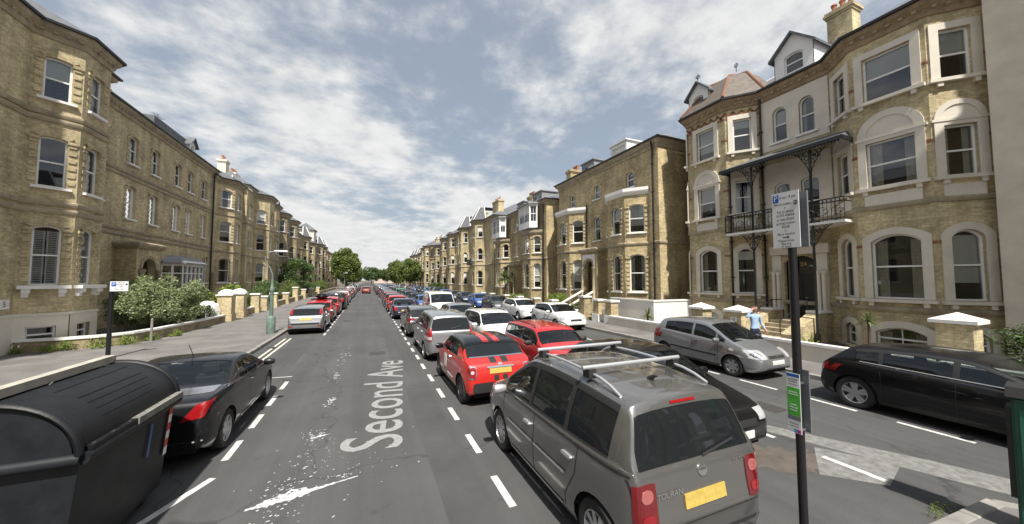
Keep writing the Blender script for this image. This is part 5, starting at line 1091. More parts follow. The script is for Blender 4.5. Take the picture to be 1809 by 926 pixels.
for (yy, col, kind, L, lab, nm) in ((18.0, WHT, 'hatch', 4.1, 'white hatchback parked by the brick gate pillars on the right', 'white_hatchback'), (23.2, WHT, 'hatch', 4.25, 'white hatchback parked beside the green hedge further up the right kerb', 'white_hatchback'), (28.5, GUN, 'hatch', 4.2, 'grey hatchback beyond the two white hatchbacks on the right kerb', 'grey_hatchback'), (33.4, BLUE, 'hatch', 4.0, 'bright blue hatchback beyond the grey one on the right kerb', 'blue_hatchback')):
    C, sh = build_car(base_spec(kind, L, 1.75, 1.45, col, dark_pillars=True), nm, lab, 'car', (10.55, yy), DNY)
# left kerb
sp = base_spec('coupe', 4.04, 1.75, 1.39, paint('black_metallic', (.008, .0085, .010), .1, .3, .65, .3), rw=.315, rim='seven', rear_seats=False, dark_pillars=True)
sp['patches'] = [('tail_light', 'rear', [(.46, .70), (.74, .74), (.80, .955), (.64, .925)], REDL, dict(mirror=True, off=.010, nu=10)), P_('number_plate', 'rear', -.26, .26, .50, .61, YPLATE, off=.014), P_('bumper_chrome', 'rear', -.84, .84, .395, .42, CHROME, nu=16, off=.01), P_('boot_trim', 'rear', -.72, .72, 1.005, 1.03, CHROME, nu=14), P_('headlight', 'front', .4, .86, .58, .78, CLRL, mirror=True), P_('parking_seal', 'right', 1.1, 1.12, .6, .62, TRIM)]
sp['strips'] += [('belt_chrome', 'left', [(2.7, 1.0), (3.5, 1.01)], .03, CHROME, .006), ('sill_chrome', 'left', [(1.5, .30), (2.7, .30)], .025, CHROME, .01)]
C, sh = build_car(sp, 'folding_roof_coupe', 'black folding-roof coupe with large red tail lamps behind the bin', 'car', (-2.97, 8.62), UPY)
rear_text(C, sh, '207 cc', .07, -.5, .72, CHROME); m = MB(); m.tube([(-.35, 0, 1.38), (-.55, 0, 1.62)], .006, 5); m.obj('aerial', TRIM, C)
sp = base_spec('hatch', 4.15, 1.72, 1.43, SIL, rim='steel', rearglass=CGLASSD)
sp['patches'] = [P_('tail_light', 'rear', .60, .80, 1.02, 1.36, REDL, mirror=True, off=.010), P_('number_plate', 'rear', -.27, .27, .72, .84, YPLATE, off=.014), P_('bumper_trim', 'rear', -.84, .84, .52, .60, TRIM, nu=14, off=.01), P_('bumper_reflector', 'rear', .55, .75, .40, .46, REDL, mirror=True), P_('headlight', 'front', .45, .85, .6, .76, CLRL, mirror=True)]
C, sh = build_car(sp, 'silver_hatchback', 'silver hatchback with high-mounted tail lamps parked beyond the double kerb lines', 'car', (-2.9, 22.4), UPY)
C, sh = build_car(base_spec('hatch', 4.0, 1.72, 1.47, RED), 'red_hatchback', 'red hatchback carrying a black roof box at the left kerb', 'car', (-2.9, 27.0), UPY)
m = MB(); m.box(-.75, .55, -.42, .32, 1.52, 1.86); o = m.obj('roof_box', BLK, C); bm = bmesh.new(); bm.from_mesh(o.data); bmesh.ops.bevel(bm, geom=bm.edges[:], offset=.12, segments=3, affect='EDGES'); bm.to_mesh(o.data); bm.free(); o.data.polygons.foreach_set('use_smooth', [True] * len(o.data.polygons))
m = MB(); m.box(.2, .26, -.6, .6, 1.46, 1.53); m.box(-.55, -.49, -.6, .6, 1.46, 1.53); m.obj('roof_bar', TRIM, C)
# further cars: one low-detail original per body type, copied with its own paint
PROT = {}
def far_car(kind, col, name, label, loc, head, group):
    dims = {'hatch': (4.0, 1.72, 1.46), 'estate': (4.5, 1.76, 1.46), 'saloon': (4.5, 1.75, 1.43), 'mpv': (4.3, 1.76, 1.64), 'suv': (4.42, 1.82, 1.66)}[kind]
    if kind not in PROT:
        C, sh = build_car(base_spec(kind, *dims, CHAR, rim='five'), name, label, 'car', (0, 0), 0, None, False); PROT[kind] = C; R = C
    else:
        src = PROT[kind]; R = src.copy(); COL.objects.link(R)
        for ch in list(src.children):
            c = ch.copy(); COL.objects.link(c); c.parent = R
            for g2 in ch.children: d = g2.copy(); COL.objects.link(d); d.parent = c
    R.name = name; R.location = (loc[0], loc[1], 0); R.rotation_euler = (0, 0, head); R['label'] = label; R['category'] = 'car'; R['group'] = group
    for c in R.children:
        if c.name.startswith('body'):
            for k in (0, 1): c.material_slots[k].link = 'OBJECT'; c.material_slots[k].material = col
    return R
kinds = ['hatch', 'estate', 'hatch', 'saloon', 'mpv', 'hatch', 'suv', 'hatch']; cn = {'hatch': 'hatchback', 'estate': 'estate', 'saloon': 'saloon', 'mpv': 'people carrier', 'suv': 'off-roader'}
pal = [('dark red', DRED), ('black', BLK), ('silver', SIL), ('charcoal', CHAR), ('navy', NAVY), ('blue', BLUE), ('white', WHT), ('grey', GUN)]
def row(x, y0, head, grp, where, forced, n, seed):
    rn = random.Random(seed); y = y0
    for i in range(n):
        kd = rn.choice(kinds); cl = rn.choice(pal)
        if i < len(forced): cl = forced[i][0]; kd = forced[i][1]
        ln = 4.3
        far_car(kd, cl[1], cn[kd].replace(' ', '_').replace('-', '_'), f'{cl[0]} {cn[kd]}, {ORD[i]} {where}', (x + rn.uniform(-.08, .08), y + ln / 2), head, grp); y += ln + rn.uniform(.6, 1.3)
Rr, Bk, Wh, Sv, Bl, Gr = ('red', RED), ('black', BLK), ('white', WHT), ('silver', SIL), ('blue', BLUE), ('green', GRN)
row(-2.85, 29.9, UPY, 'cars along the left kerb', 'car past the roof-box hatchback along the left kerb', [(Rr, 'hatch'), (Bk, 'suv'), (Rr, 'hatch'), (Wh, 'estate'), (('dark red', DRED), 'hatch')], 18, 3)
row(2.50, 31.0, UPY, 'cars in the near central row', 'car past the navy saloon in the central row', [(Rr, 'hatch'), (('charcoal', CHAR), 'hatch'), (('dark red', DRED), 'hatch'), (('charcoal', CHAR), 'estate')], 18, 4)
row(4.9, 30.0, DNY, 'cars in the far central row', 'car behind the white van in the central row', [(Bl, 'hatch'), (('navy', NAVY), 'saloon'), (('charcoal', CHAR), 'hatch'), (('grey', GUN), 'estate'), (('navy', NAVY), 'hatch'), (Gr, 'hatch'), (('charcoal', CHAR), 'hatch')], 18, 5)
row(10.5, 36.4, DNY, 'cars along the right kerb', 'car past the bright blue hatchback on the right kerb', [(('navy', NAVY), 'hatch'), (('grey', GUN), 'hatch'), (Bl, 'hatch')], 17, 6)
far_car('hatch', DRED, 'hatchback', 'dark red car driving away up the open lane', (-.25, 78), UPY, 'cars on the move')
#FURN
# ------------------------------------------------------------------ planting
def leaf_mesh(name, centers, size, mat, flat=.5, asp=.55):
    """one small folded blade per centre, turned at random"""
    n = len(centers); c = np.asarray(centers, float); d = RNG.normal(size=(n, 3)); d[:, 2] = d[:, 2] * flat; d /= np.linalg.norm(d, axis=1)[:, None]
    u = np.cross(d, RNG.normal(size=(n, 3))); u /= np.linalg.norm(u, axis=1)[:, None]; s = size * RNG.uniform(.6, 1.3, n)[:, None]; a = d * s; b = u * s * asp / 2
    V = np.stack([c - a * .5, c + b, c + a * .5, c - b], 1).reshape(-1, 3); F = np.arange(4 * n).reshape(-1, 4)
    me = bpy.data.meshes.new(name); me.from_pydata(V.tolist(), [], F.tolist()); me.materials.append(mat); return me
def clump_points(n, rx, ry, rz, cz, nc, cr, zmin=None):
    u = RNG.normal(size=(nc, 3)); u /= np.linalg.norm(u, axis=1)[:, None]; rad = RNG.uniform(.35, .95, nc)[:, None] ** .6; C = u * rad * np.array([rx, ry, rz]) + np.array([0, 0, cz])
    k = RNG.integers(0, nc, n); q = RNG.normal(size=(n, 3)); q /= np.linalg.norm(q, axis=1)[:, None]; P = C[k] + q * cr * RNG.uniform(.5, 1.05, n)[:, None] * RNG.uniform(.6, 1.2, nc)[k][:, None]
    if zmin is not None: P[:, 2] = np.maximum(P[:, 2], zmin + RNG.uniform(0, .1, n))
    return P
def bush(name, label, loc, rx, ry, h, mat, n, leaf, cr=.35, nc=60, cat='bush', group=None):
    B = empty(name, loc, label=label, cat=cat, group=group); add('foliage', leaf_mesh('foliage', clump_points(n, rx - cr * .6, ry - cr * .6, h * .5 - cr * .4, h * .5, nc, cr, .02), leaf, mat), B)
    m = MB()
    for k in range(5):
        a = k * 2 * PI / 5; m.tube([(.08 * math.cos(a), .08 * math.sin(a), 0), (rx * .35 * math.cos(a), ry * .35 * math.sin(a), h * .45), (rx * .6 * math.cos(a), ry * .6 * math.sin(a), h * .8)], [.04, .03, .012], 6)
    m.obj('stem', BARK, B); return B
def tree(name, label, loc, h, r, mat, n, leaf, trunk=.28, base=2.6, group=None, nc=70, cr=1.0):
    T = empty(name, loc, label=label, cat='tree', group=group); m = MB(); m.tube([(0, 0, 0), (.05, .02, base * .5), (0, .1, base), (.1, 0, h * .6)], [trunk, trunk * .8, trunk * .7, trunk * .25], 9)
    for k in range(7):
        a = k * .9 + .3; z0 = base * (.8 + .12 * k); m.tube([(0, 0, z0), (r * .3 * math.cos(a), r * .3 * math.sin(a), z0 + (h - base) * .2), (r * .65 * math.cos(a), r * .65 * math.sin(a), z0 + (h - base) * .42)], [trunk * .4, trunk * .28, trunk * .08], 6)
    m.obj('trunk', BARK, T, True, 60); add('crown', leaf_mesh('crown', clump_points(n, r - cr * .6, r - cr * .6, (h - base) * .5 - cr * .4, base + (h - base) * .48, nc, cr), leaf, mat), T); return T
def spiky(name, label, loc, trunk_h, L, n, mat=PALM, group=None, heads=1):
    T = empty(name, loc, label=label, cat='plant', group=group)
    if trunk_h > .05: m = MB(); m.tube([(0, 0, 0), (.02, .01, trunk_h * .6), (0, 0, trunk_h)], [.07, .055, .05] if trunk_h < 1.5 else [.16, .12, .1], 8); m.obj('trunk', BARK, T)
    V = []; F = []
    for k in range(n):
        a = RNG.uniform(0, 2 * PI); el = RNG.uniform(-.3, 1.35); l = L * RNG.uniform(.7, 1.1); w = .028 * L / .6; p = np.array([0, 0, trunk_h]); d = np.array([math.cos(a) * math.cos(el), math.sin(a) * math.cos(el), math.sin(el)]); s = np.array([-math.sin(a), math.cos(a), 0]); pts = []
        for t in (0, .4, .75, 1.0): pts.append((p + d * l * t - np.array([0, 0, .35 * l * t * t * math.cos(el)]), w * (1, 1.1, .7, .05)[[0, .4, .75, 1.0].index(t)]))
        b = len(V)
        for q, ww in pts: V += [tuple(q - s * ww), tuple(q + s * ww)]
        for i in range(3): F.append((b + 2 * i, b + 2 * i + 1, b + 2 * i + 3, b + 2 * i + 2))
    me = bpy.data.meshes.new('fronds'); me.from_pydata(V, [], F); me.materials.append(mat); add('fronds', me, T); return T
bush('variegated_shrub', 'large variegated green and cream shrub behind the low wall at left', (-9.95, 23.6, .1), 2.0, 2.6, 3.05, LEAFV, 52000, .10, .36, 190, 'shrub')
bush('lime_shrub', 'lime green broad-leaved shrub beside the white-capped gate pillars', (-9.3, 32.0, .1), 1.1, 1.6, 2.5, LEAFY, 7000, .17, .3, 45, 'shrub')
bush('olive_shrub', 'small olive shrub between the variegated shrub and the white bay window', (-10.5, 28.3, .1), 1.3, 1.3, 2.4, LEAFY, 5000, .09, .3, 40, 'shrub')
bush('dark_shrub', 'small dark shrub in front of the first white-capped pillar', (-9.0, 26.3, .1), .6, .8, 1.3, LEAFD, 3500, .07, .2, 40, 'shrub')
for i, (x, y, rx, ry, h, mt, lb) in enumerate(((-9.5, 38.5, 1.0, 2.2, 2.0, LEAFD, 'dark clipped hedge beyond the lamp post'), (-10.2, 45, 1.3, 3.4, 2.9, LEAFD, 'long dark green hedge in front of the bow house'), (-9.6, 54, 1.3, 3.5, 2.8, LEAFT, 'loose green hedge past the bow house bay'), (-9.3, 66, 1.5, 4, 2.6, LEAFD, 'dark hedge in front of the terrace past the bow house'), (-9.3, 84, 1.5, 5, 2.8, LEAFT, 'far green hedge on the left beneath the street tree'))):
    bush('garden_hedge', lb, (x, y, .1), rx, ry, h, mt, 6000, .13 + .03 * (i > 2), .45, 60, 'hedge', 'hedges in the left gardens')
tree('garden_tree', 'rounded garden tree in front of the left terrace', (-9.8, 60, .1), 6.2, 2.6, LEAFD, 9000, .22, .14, 1.4, None, 50, .7)
bush('garden_hedge', 'round green bush behind the white hatchbacks on the right', (14.8, 25.4, .1), 1.0, 1.5, 1.7, LEAFY, 4000, .1, .3, 40, 'bush', 'bushes in the right gardens')
bush('garden_hedge', 'low green bush beside the step balustrade on the right', (14.7, 22.0, .1), .7, 1.2, 1.2, LEAFD, 3000, .08, .25, 30, 'bush', 'bushes in the right gardens')
bush('garden_hedge', 'small green bush below the tall cabbage palm on the right', (14.6, 33.5, .1), .8, 2.0, 1.4, LEAFY, 3000, .12, .3, 30, 'bush', 'bushes in the right gardens')
bush('garden_hedge', 'long low hedge far up on the right past the turret house', (14.6, 80, .1), .9, 9, 2.2, LEAFD, 5000, .22, .4, 70, 'bush', 'bushes in the right gardens')
bush('corner_hedge', 'dense green hedge at the right edge beside the pale-capped pillar', (14.75, 2.0, .1), .95, 1.5, 2.05, LEAFD, 16000, .07, .24, 120, 'hedge')
spiky('spiky_plant', 'spiky plant growing behind the brick gate pillars of the double-bay house', (15.0, 19.6, .1), .1, 1.3, 90); spiky('cabbage_palm', 'small cabbage palm on a short stem before the white boundary wall', (14.35, 14.65, .1), .75, .55, 60)
spiky('cabbage_palm', 'tall cabbage palm in front of the oriel house', (14.5, 36.3, .1), 2.9, 1.3, 170); spiky('cabbage_palm', 'slim cabbage palm below the wide bay window on the right', (16.2, 6.25, .1), 1.25, .5, 50); spiky('spiky_plant', 'spreading palm beside the entrance steps on the right', (14.5, 7.2, .1), .15, .8, 40, LEAFY)
for i, (x, y, rx, ry, lb, mt) in enumerate(((14.3, 5.6, .3, .8, 'low pale-leaved border plants behind the white wall, nearest the steps', LEAFY), (14.4, 4.3, .35, .6, 'low reddish shrub against the basement window', leaf_mat('red_leaf', (.16, .04, .03), (.20, .16, .06))), (14.6, 12.6, .35, .9, 'low green border plants in front of the white boundary wall', LEAFY))): bush('border_plants', lb, (x, y, .1), rx, ry, .62, mt, 1500, .08, .18, 30, 'plants')
P = []
for (x, y) in ((-12.6, 18.45), (-12.0, 18.5), (-9.7, 18.9), (-9.2, 19.4), (-8.85, 20.4), (-8.6, 21.4), (-10.7, 18.6)): P.append(clump_points(420, .45, .25, .2, .15, 12, .16, .0) + np.array([x, y, .1]))
o = bpy.data.objects.new('weeds', leaf_mesh('weeds', np.concatenate(P), .11, LEAFY, 1.6, .25)); link(o); tag(o, 'green weeds growing along the foot of the low left wall', 'weeds', kind='stuff')
P = clump_points(220, .4, .06, .02, .01, 14, .05, 0) + np.array([6.4, 1.92, 0]); o = bpy.data.objects.new('verge_grass', leaf_mesh('verge_grass', P, .035, LEAFY, 1.6, .2)); link(o); tag(o, 'tufts of grass along the kerb of the central island', 'grass', kind='stuff')
for (x, y, h, r, lb, g_) in ((-5.9, 112, 12.3, 4.6, 'tall street tree on the left, nearest of the far trees', 'street trees'), (11.0, 140, 10.6, 4.6, 'rounded street tree on the right, leftmost of the near pair', 'street trees'), (12.3, 112, 9.4, 4.4, 'rounded street tree on the right, nearer and rightmost', 'street trees'), (-6.0, 175, 9.5, 4.5, 'street tree far up the left kerb behind the tall one', 'street trees'), (2.2, 240, 11.5, 8.5, 'broad tree closing the view beyond the parked cars', 'street trees'), (-8, 235, 10, 6, 'far tree on the left near the end of the avenue', 'street trees'), (14, 190, 10, 5, 'far tree on the right behind the near pair', 'street trees'), (-12, 300, 12, 9, 'broad far tree at the left end of the avenue', 'street trees'), (14, 285, 12, 8, 'broad far tree before the pale end building', 'street trees')):
    tree('street_tree', lb, (x, y, .1), h, r, LEAFT if x < 0 else LEAFD if r > 5 else LEAFT, 24000, .46, .25, 1.6, g_, 110, 1.25)
# ------------------------------------------------------------------ garden walls and pillars
def low_wall(name, label, path, h, t, mat, cop, z0=.1, ch=.09):
    W_ = empty(name, (0, 0, 0), label=label, cat='wall'); m = MB(); m.sweep(path, [(0, z0), (t, z0), (t, h), (0, h)]); m.obj('wall_body', mat, W_); c = MB(); c.sweep(path, [(-.04, h + .003), (t + .04, h + .003), (t + .04, h + ch), (-.04, h + ch)]); c.obj('coping', cop, W_); return W_
low_wall('garden_wall', 'low brick wall with pale coping curving round the left corner garden', [(-14, 18.7), (-10.6, 18.9), (-9.9, 19.15), (-9.3, 19.8), (-8.95, 21), (-8.75, 23), (-8.6, 25.5), (-8.5, 27.2)], .52, .22, BRICKD, WHITE)
low_wall('boundary_wall', 'low cream rendered wall along the right pavement', [(13.75, 8.9), (13.75, -4)], .62, .22, STUCCO, WHITE)
low_wall('boundary_wall', 'low cream wall in front of the white boundary wall on the right', [(13.75, 17.0), (13.75, 11.5)], .55, .22, STUCCO, WHITE)
low_wall('screen_wall', 'tall white boundary wall between the double-bay house and the stucco house', [(15.2, 18.6), (15.2, 15.05), (18.2, 15.05)], 1.55, .2, WHITE, WHITE)
def pillar(name, label, x, y, h, w, mat, cap, group=None, base=None):
    P_0 = empty(name, (x, y, .08), label=label, cat='pillar', group=group); m = MB(); m.box(-w / 2, w / 2, -w / 2, w / 2, 0, h); m.box(-w / 2 - .05, w / 2 + .05, -w / 2 - .05, w / 2 + .05, 0, h * .28); m.obj('shaft', mat, P_0)
    c = MB()
    if cap == 'pyramid': c.box(-w / 2 - .1, w / 2 + .1, -w / 2 - .1, w / 2 + .1, h + .003, h + .09); e = w / 2 + .1; [c.face([(a[0] * e, a[1] * e, h + .09), (b[0] * e, b[1] * e, h + .09), (0, 0, h + .28)]) for a, b in (((-1, -1), (1, -1)), ((1, -1), (1, 1)), ((1, 1), (-1, 1)), ((-1, 1), (-1, -1)))]
    elif cap == 'dome': c.box(-w / 2 - .08, w / 2 + .08, -w / 2 - .08, w / 2 + .08, h + .003, h + .08); c.lathe([(w * .62, h + .08), (w * .58, h + .2), (w * .42, h + .32), (w * .2, h + .39), (0, h + .41)], n=14)
    else: c.box(-w / 2 - .07, w / 2 + .07, -w / 2 - .07, w / 2 + .07, h + .003, h + .12)
    c.obj('cap', WHITE, P_0, cap == 'dome', 40)
    if base: b = MB(); b.box(-w / 2 - .07, w / 2 + .07, -w / 2 - .07, w / 2 + .07, 0, base); b.obj('painted_base', WHITE, P_0)
    return P_0
pillar('gate_pillar', 'brick gate pillar with pale pyramid cap beside the silver compact, left of the pair', 14.0, 11.05, 1.42, .58, BRICKG, 'pyramid', 'right gate pillars')
pp = pillar('gate_pillar', 'brick gate pillar carrying a small number plate, right of the pair', 14.0, 9.35, 1.42, .58, BRICKG, 'pyramid', 'right gate pillars'); m = MB(); m.box(-.32, -.30, -.13, .13, 1.05, 1.22); m.obj('number_plate', WHITE, pp)
text_obj('number_lettering', '22', .14, IRON, pp, Matrix(((0, 0, -1, -.325), (-1, 0, 0, 0), (0, 1, 0, 1.13), (0, 0, 0, 1))))
pillar('gate_pillar', 'brick pillar with pale pyramid cap beside the corner hedge', 14.2, 3.75, 1.6, .62, BRICKG, 'pyramid', 'right gate pillars')
for i, (y, h) in enumerate(((20.1, 1.5), (18.5, 1.35), (17.25, 1.35))): pillar('gate_pillar', ['tall brick pillar beside the spiky plant', 'brick pillar with white base left of the white gate', 'brick pillar with white base at the end of the low cream wall'][i], 14.0, y, h, .55, BRICK, 'flat', 'right gate pillars', None if i == 0 else .5)
g_ = MB(); 
for k in range(6): g_.box(13.98, 14.02, 17.58 + k * .1, 17.65 + k * .1, .12, 1.0)
g_.box(13.975, 14.025, 17.55, 18.2, .3, .38); g_.obj('garden_gate', WHITE, label='white slatted garden gate between two pillars on the right', cat='gate')
for i, y in enumerate((24.5, 27.6, 31.2, 34.8, 39.5, 43.0)): pillar('garden_pier', 'low stone-capped garden pier on the right, ' + ORD[i] + ' past the tall brick pillar', 14.0, y, 1.0, .5, BRICKD, 'flat', 'right garden piers')
low_wall('boundary_wall', 'dark low garden wall on the right beyond the brick pillars', [(13.9, 60), (13.9, 20.6)], .62, .22, BRICKD, STONE)
for i, (y, x) in enumerate(((28.0, -8.5), (30.2, -8.45))): pillar('domed_pillar', 'brick gate pillar with white domed cap, ' + ('nearer' if i == 0 else 'further') + ' of the left pair', x, y, 1.7, .75, BRICKG, 'dome', 'left gate pillars')
for i, (y, h) in enumerate(((34.2, 1.5), (36.6, 1.2), (40.2, 1.35), (45.5, 1.2), (51, 1.7), (57, 1.3), (64, 1.3), (72, 1.3))): pillar('garden_pier', 'brick garden pier on the left, ' + ORD[i] + ' beyond the domed pillars', -8.45, y, h, .55, BRICKG, 'flat', 'left garden piers')
for i, (a, b) in enumerate(((30.65, 33.9), (40.5, 45.2), (45.8, 56.7), (57.3, 110))): low_wall('garden_wall', 'low dark garden wall on the left, ' + ORD[i] + ' stretch beyond the domed pillars', [(-8.7, a), (-8.7, b)], .55, .22, BRICKD, WHITE if i < 1 else STONE)
m = MB(); m.lathe([(.0, .1), (.45, .12), (.5, .5), (.62, .85), (.5, 1.2), (.25, 1.42), (0, 1.48)], (-9.1, 27.0, 0), 12); v = np.array(m.v); v += RNG.normal(0, .05, v.shape); m.v = [tuple(p) for p in v]; m.obj('white_shrub', WHITE, None, label='rounded white flowering shrub by the first domed pillar', cat='shrub')
# ------------------------------------------------------------------ street furniture
SIGNW = pmat('sign_white', (.80, .81, .82), .35); SIGNB = pmat('sign_blue', (.02, .12, .42), .4); SIGNK = pmat('sign_black', (.015, .015, .018), .5); SGREY = pmat('sign_back_grey', (.22, .24, .26), .5, .4); SGREEN = pmat('notice_green', (.10, .48, .06), .45); LAMPG = pmat('lamp_green', (.13, .19, .155), .6, noise=(5, .4, 8)); POLEB = pmat('pole_black', (.012, .012, .014), .35, noise=(20, .3))
def sign_frame(ox, oy, oz, nx, ny):       # matrix: local x = right as read, y = up, z = towards the reader
    n = Vector((nx, ny, 0)).normalized(); rgt = Vector((-n.y, n.x, 0)); return Matrix(((rgt.x, 0, n.x, ox), (rgt.y, 0, n.y, oy), (rgt.z, 1, n.z, oz), (0, 0, 0, 1)))
def plate(parent, name, M, x0, x1, y0, y1, z, t, mat):
    m = MB(); m.box(x0, x1, y0, y1, z - t, z); o = m.obj(name, mat, parent); o.matrix_local = M; return o
def txt(parent, body, size, x, y, z, M, mat=SIGNK, name='lettering'): return text_obj(name, body, size, mat, parent, M @ Matrix.Translation((x, y, z)))
pole = empty('sign_pole', (4.08, 2.14, .1), label='black parking sign pole rising beside the grey people carrier', cat='sign pole')
m = MB(); m.tube([(0, 0, 0), (0, 0, 3.5)],   .038, 14); m.obj('post', POLEB, pole, True, 50)
sg = empty('parking_sign', (4.08, 2.14, 3.43), label='white parking permit sign with blue P at the top of the right pole', cat='sign'); M = sign_frame(-.055, 0.02, 0, -1, .05) @ Matrix.Diagonal((.66, .88, 1, 1))
plate(sg, 'sign_plate', M, -.195, .195, -.335, .335, 0, .006, SIGNW); plate(sg, 'sign_back', sign_frame(.055, -.0, 0, -1, .05), -.125, .125, -.29, .29, 0, .02, SGREY)
plate(sg, 'blue_panel', M, -.175, -.09, .22, .315, .003, .0025, SIGNB); txt(sg, 'P', .11, -.1325, .268, .0045, M, SIGNW); plate(sg, 'zone_panel', M, .125, .175, .165, .215, .003, .0025, SIGNK); txt(sg, 'N', .055, .15, .19, .0045, M, SIGNW)
for body, s, x, y in (('8 am - 8 pm', .047, .04, .268), ('Permit holders', .042, -.03, .19), ('or', .036, 0, .145), ('Pay by phone', .045, 0, .098), ('01273 458458', .045, 0, .052), ('or text 65565', .045, 0, .006), ('quoting location', .042, 0, -.04), ('85538', .045, 0, -.084), ('or', .036, 0, -.128), ('Pay at machine', .042, 0, -.17), ('Display ticket', .042, 0, -.25), ('Max stay', .04, 0, -.286), ('11 hours', .04, 0, -.318)): txt(sg, body, s, x, y, .003, M)
m = MB(); m.extrude([(-.05, -.005), (.02, -.005), (.02, -.018), (.05, 0), (.02, .018), (.02, .005), (-.05, .005)], -.002, 0); o = m.obj('arrow', SIGNK, sg); o.matrix_local = M @ Matrix.Translation((0, -.21, .0025)) @ Matrix.Rotation(PI / 2, 4, 'X') @ Matrix.Rotation(PI, 4, 'X') @ Matrix.Scale(-1, 4, (0, 0, 1)) if False else M @ Matrix.Translation((0, -.21, .003)) @ Matrix.Rotation(-PI / 2, 4, 'X')
m = MB()
for z in (-.24, .24): m.box(-.053, .053, -.05, .05, z - .015, z + .015)
m.obj('clamp', SGREY, sg)
nt_ = empty('tariff_notice', (4.08, 2.14, 1.52), label='narrow white and green payment notice clamped low on the right pole', cat='sign'); M = sign_frame(-.055, .015, .03, -1, .05) @ Matrix.Diagonal((.72, .9, 1, 1))
plate(nt_, 'notice_plate', M, -.085, .085, -.33, .33, 0, .005, SIGNW); plate(nt_, 'green_panel', M, -.082, .082, -.14, .17, .002, .0015, SGREEN); plate(nt_, 'dark_band', M, -.082, .082, .29, .325, .002, .0015, SIGNB); plate(nt_, 'grey_band', M, -.082, .082, -.19, -.143, .002, .0015, SGREY)
for y, w in ((.26, .07), (.235, .06), (.205, .07), (.12, .06), (.095, .07), (-.02, .05), (-.05, .06), (-.08, .05), (-.23, .06), (-.26, .065)): plate(nt_, 'print_line', M, -w, w * .8, y - .004, y + .004, .0035, .001, SIGNW if -.14 < y < .17 else SGREY)
plate(nt_, 'magenta_mark', M, .03, .075, -.325, -.285, .003, .0015, pmat('magenta', (.5, .03, .3), .5)); plate(nt_, 'cyan_mark', M, -.01, .028, -.325, -.285, .003, .0015, pmat('cyan', (.05, .4, .6), .5)); plate(nt_, 'notice_back', sign_frame(.06, -.01, .05, -1, .05), -.06, .06, -.31, .31, 0, .012, SGREY)
m = MB()
for z in (-.22, .24): m.box(-.052, .05, -.045, .045, z - .012, z + .012)
m.obj('clamp', CHROME, nt_)
pl2 = empty('sign_pole', (-8.1, 16.2, .1), label='dark sign post standing on the left forecourt', cat='sign pole'); m = MB(); m.tube([(0, 0, 0), (0, 0, 2.72)], .06, 12); m.obj('post', POLEB, pl2, True, 50)
s2 = empty('parking_sign', (-8.1, 16.2, 2.58), label='small white parking sign with blue P on the left post', cat='sign'); M = sign_frame(.09, -.085, 0, .5, -.86)
plate(s2, 'sign_plate', M, -.09, .33, -.17, .17, 0, .006, SIGNW); plate(s2, 'blue_panel', M, -.06, .05, .0, .14, .003, .0025, SIGNB); txt(s2, 'P', .13, -.005, .07, .0045, M, SIGNW); plate(s2, 'zone_panel', M, .26, .31, .04, .09, .003, .0025, SIGNK)
for b, s, x, y in (('Permit', .055, .16, .12), ('holders', .055, .15, .06), ('only', .055, .16, .0), ('Mon - Sun', .055, .12, -.1)): txt(s2, b, s, x, y, .003, M)
m = MB(); m.tube([(0, 0, 0), (0, 0, .95)], .045, 8); m.lathe([(.05, .95), (.04, 1.0), (0, 1.02)], n=8); m.obj('marker_post', KERB, None, label='short grey concrete marker post before the low left wall', cat='post').location = (-8.7, 20.1, .1)
def lamp(label, x, y):
    Lp = empty('street_lamp', (x, y, .1), label=label, cat='street lamp', group='green street lamps'); m = MB(); m.lathe([(.0, 0), (.20, 0), (.20, .78), (.15, .86), (.085, .9), (.08, 2.1), (.10, 2.12), (.10, 2.3), (.07, 2.34), (.05, 2.75)], n=14); m.obj('column', LAMPG, Lp, True, 40)
    m = MB(); m.tube([(0, 0, 2.7), (0, 0, 2.95), (-.12, .02, 3.3), (-.32, .05, 3.6), (-.36, .06, 3.9), (-.2, .07, 4.1), (.1, .08, 4.17)], .028, 8); m.obj('swan_neck', SGREY, Lp, True, 60); m = MB(); m.box(.0, .62, .0, .17, 4.12, 4.22); o = m.obj('lantern', SIGNW, Lp)
    bm = bmesh.new(); bm.from_mesh(o.data); bmesh.ops.bevel(bm, geom=bm.edges[:], offset=.035, segments=2, affect='EDGES'); bm.to_mesh(o.data); bm.free()
lamp('green street lamp with swan neck beside the silver hatchback', -4.45, 20.7); lamp('green street lamp far up the left kerb by the tall tree', -4.5, 80); lamp('slim street lamp among the far cars on the right kerb', 12.0, 78)
# communal bin
BINP = pmat('bin_plastic', (.010, .011, .013), .5, spec=.35, noise=(7, .45, 8), bump=(40, .08)); BINS = pmat('bin_steel', (.013, .015, .018), .5, spec=.35, noise=(5, .5, 9)); TAPE = pmat('worn_grey_strip', (.20, .195, .17), .7, noise=(9, .4, 8))
BN = empty('communal_bin', (-3.0, 5.2, 0), label='black communal waste bin with curved ribbed lid in the left foreground', cat='bin'); HB = .83
def prism(m, A, y0, y1, mi=0): m.extrude(A, y0, y1, mi)
m = MB(); m.extrude([(-.56, .14), (.56, .14), (.66, 1.2), (-.66, 1.2)], -HB + .03, HB - .03); m.obj('hopper', BINS, BN)
m = MB()
for a, b in (((-.69, -HB), (.69, -HB)), ((.69, -HB), (.69, HB)), ((.69, HB), (-.69, HB)), ((-.69, HB), (-.69, -HB))): m.tube([(*a, 1.21), (*b, 1.21)], .055, 8)
m.obj('rim', BINS, BN, True, 60)
arc = lambda s, r=0: [(s * (.08 + .60 * math.sin(t)), 1.25 + r + (.50 + r) * math.cos(t)) for t in [PI / 2 * k / 10 for k in range(11)]]
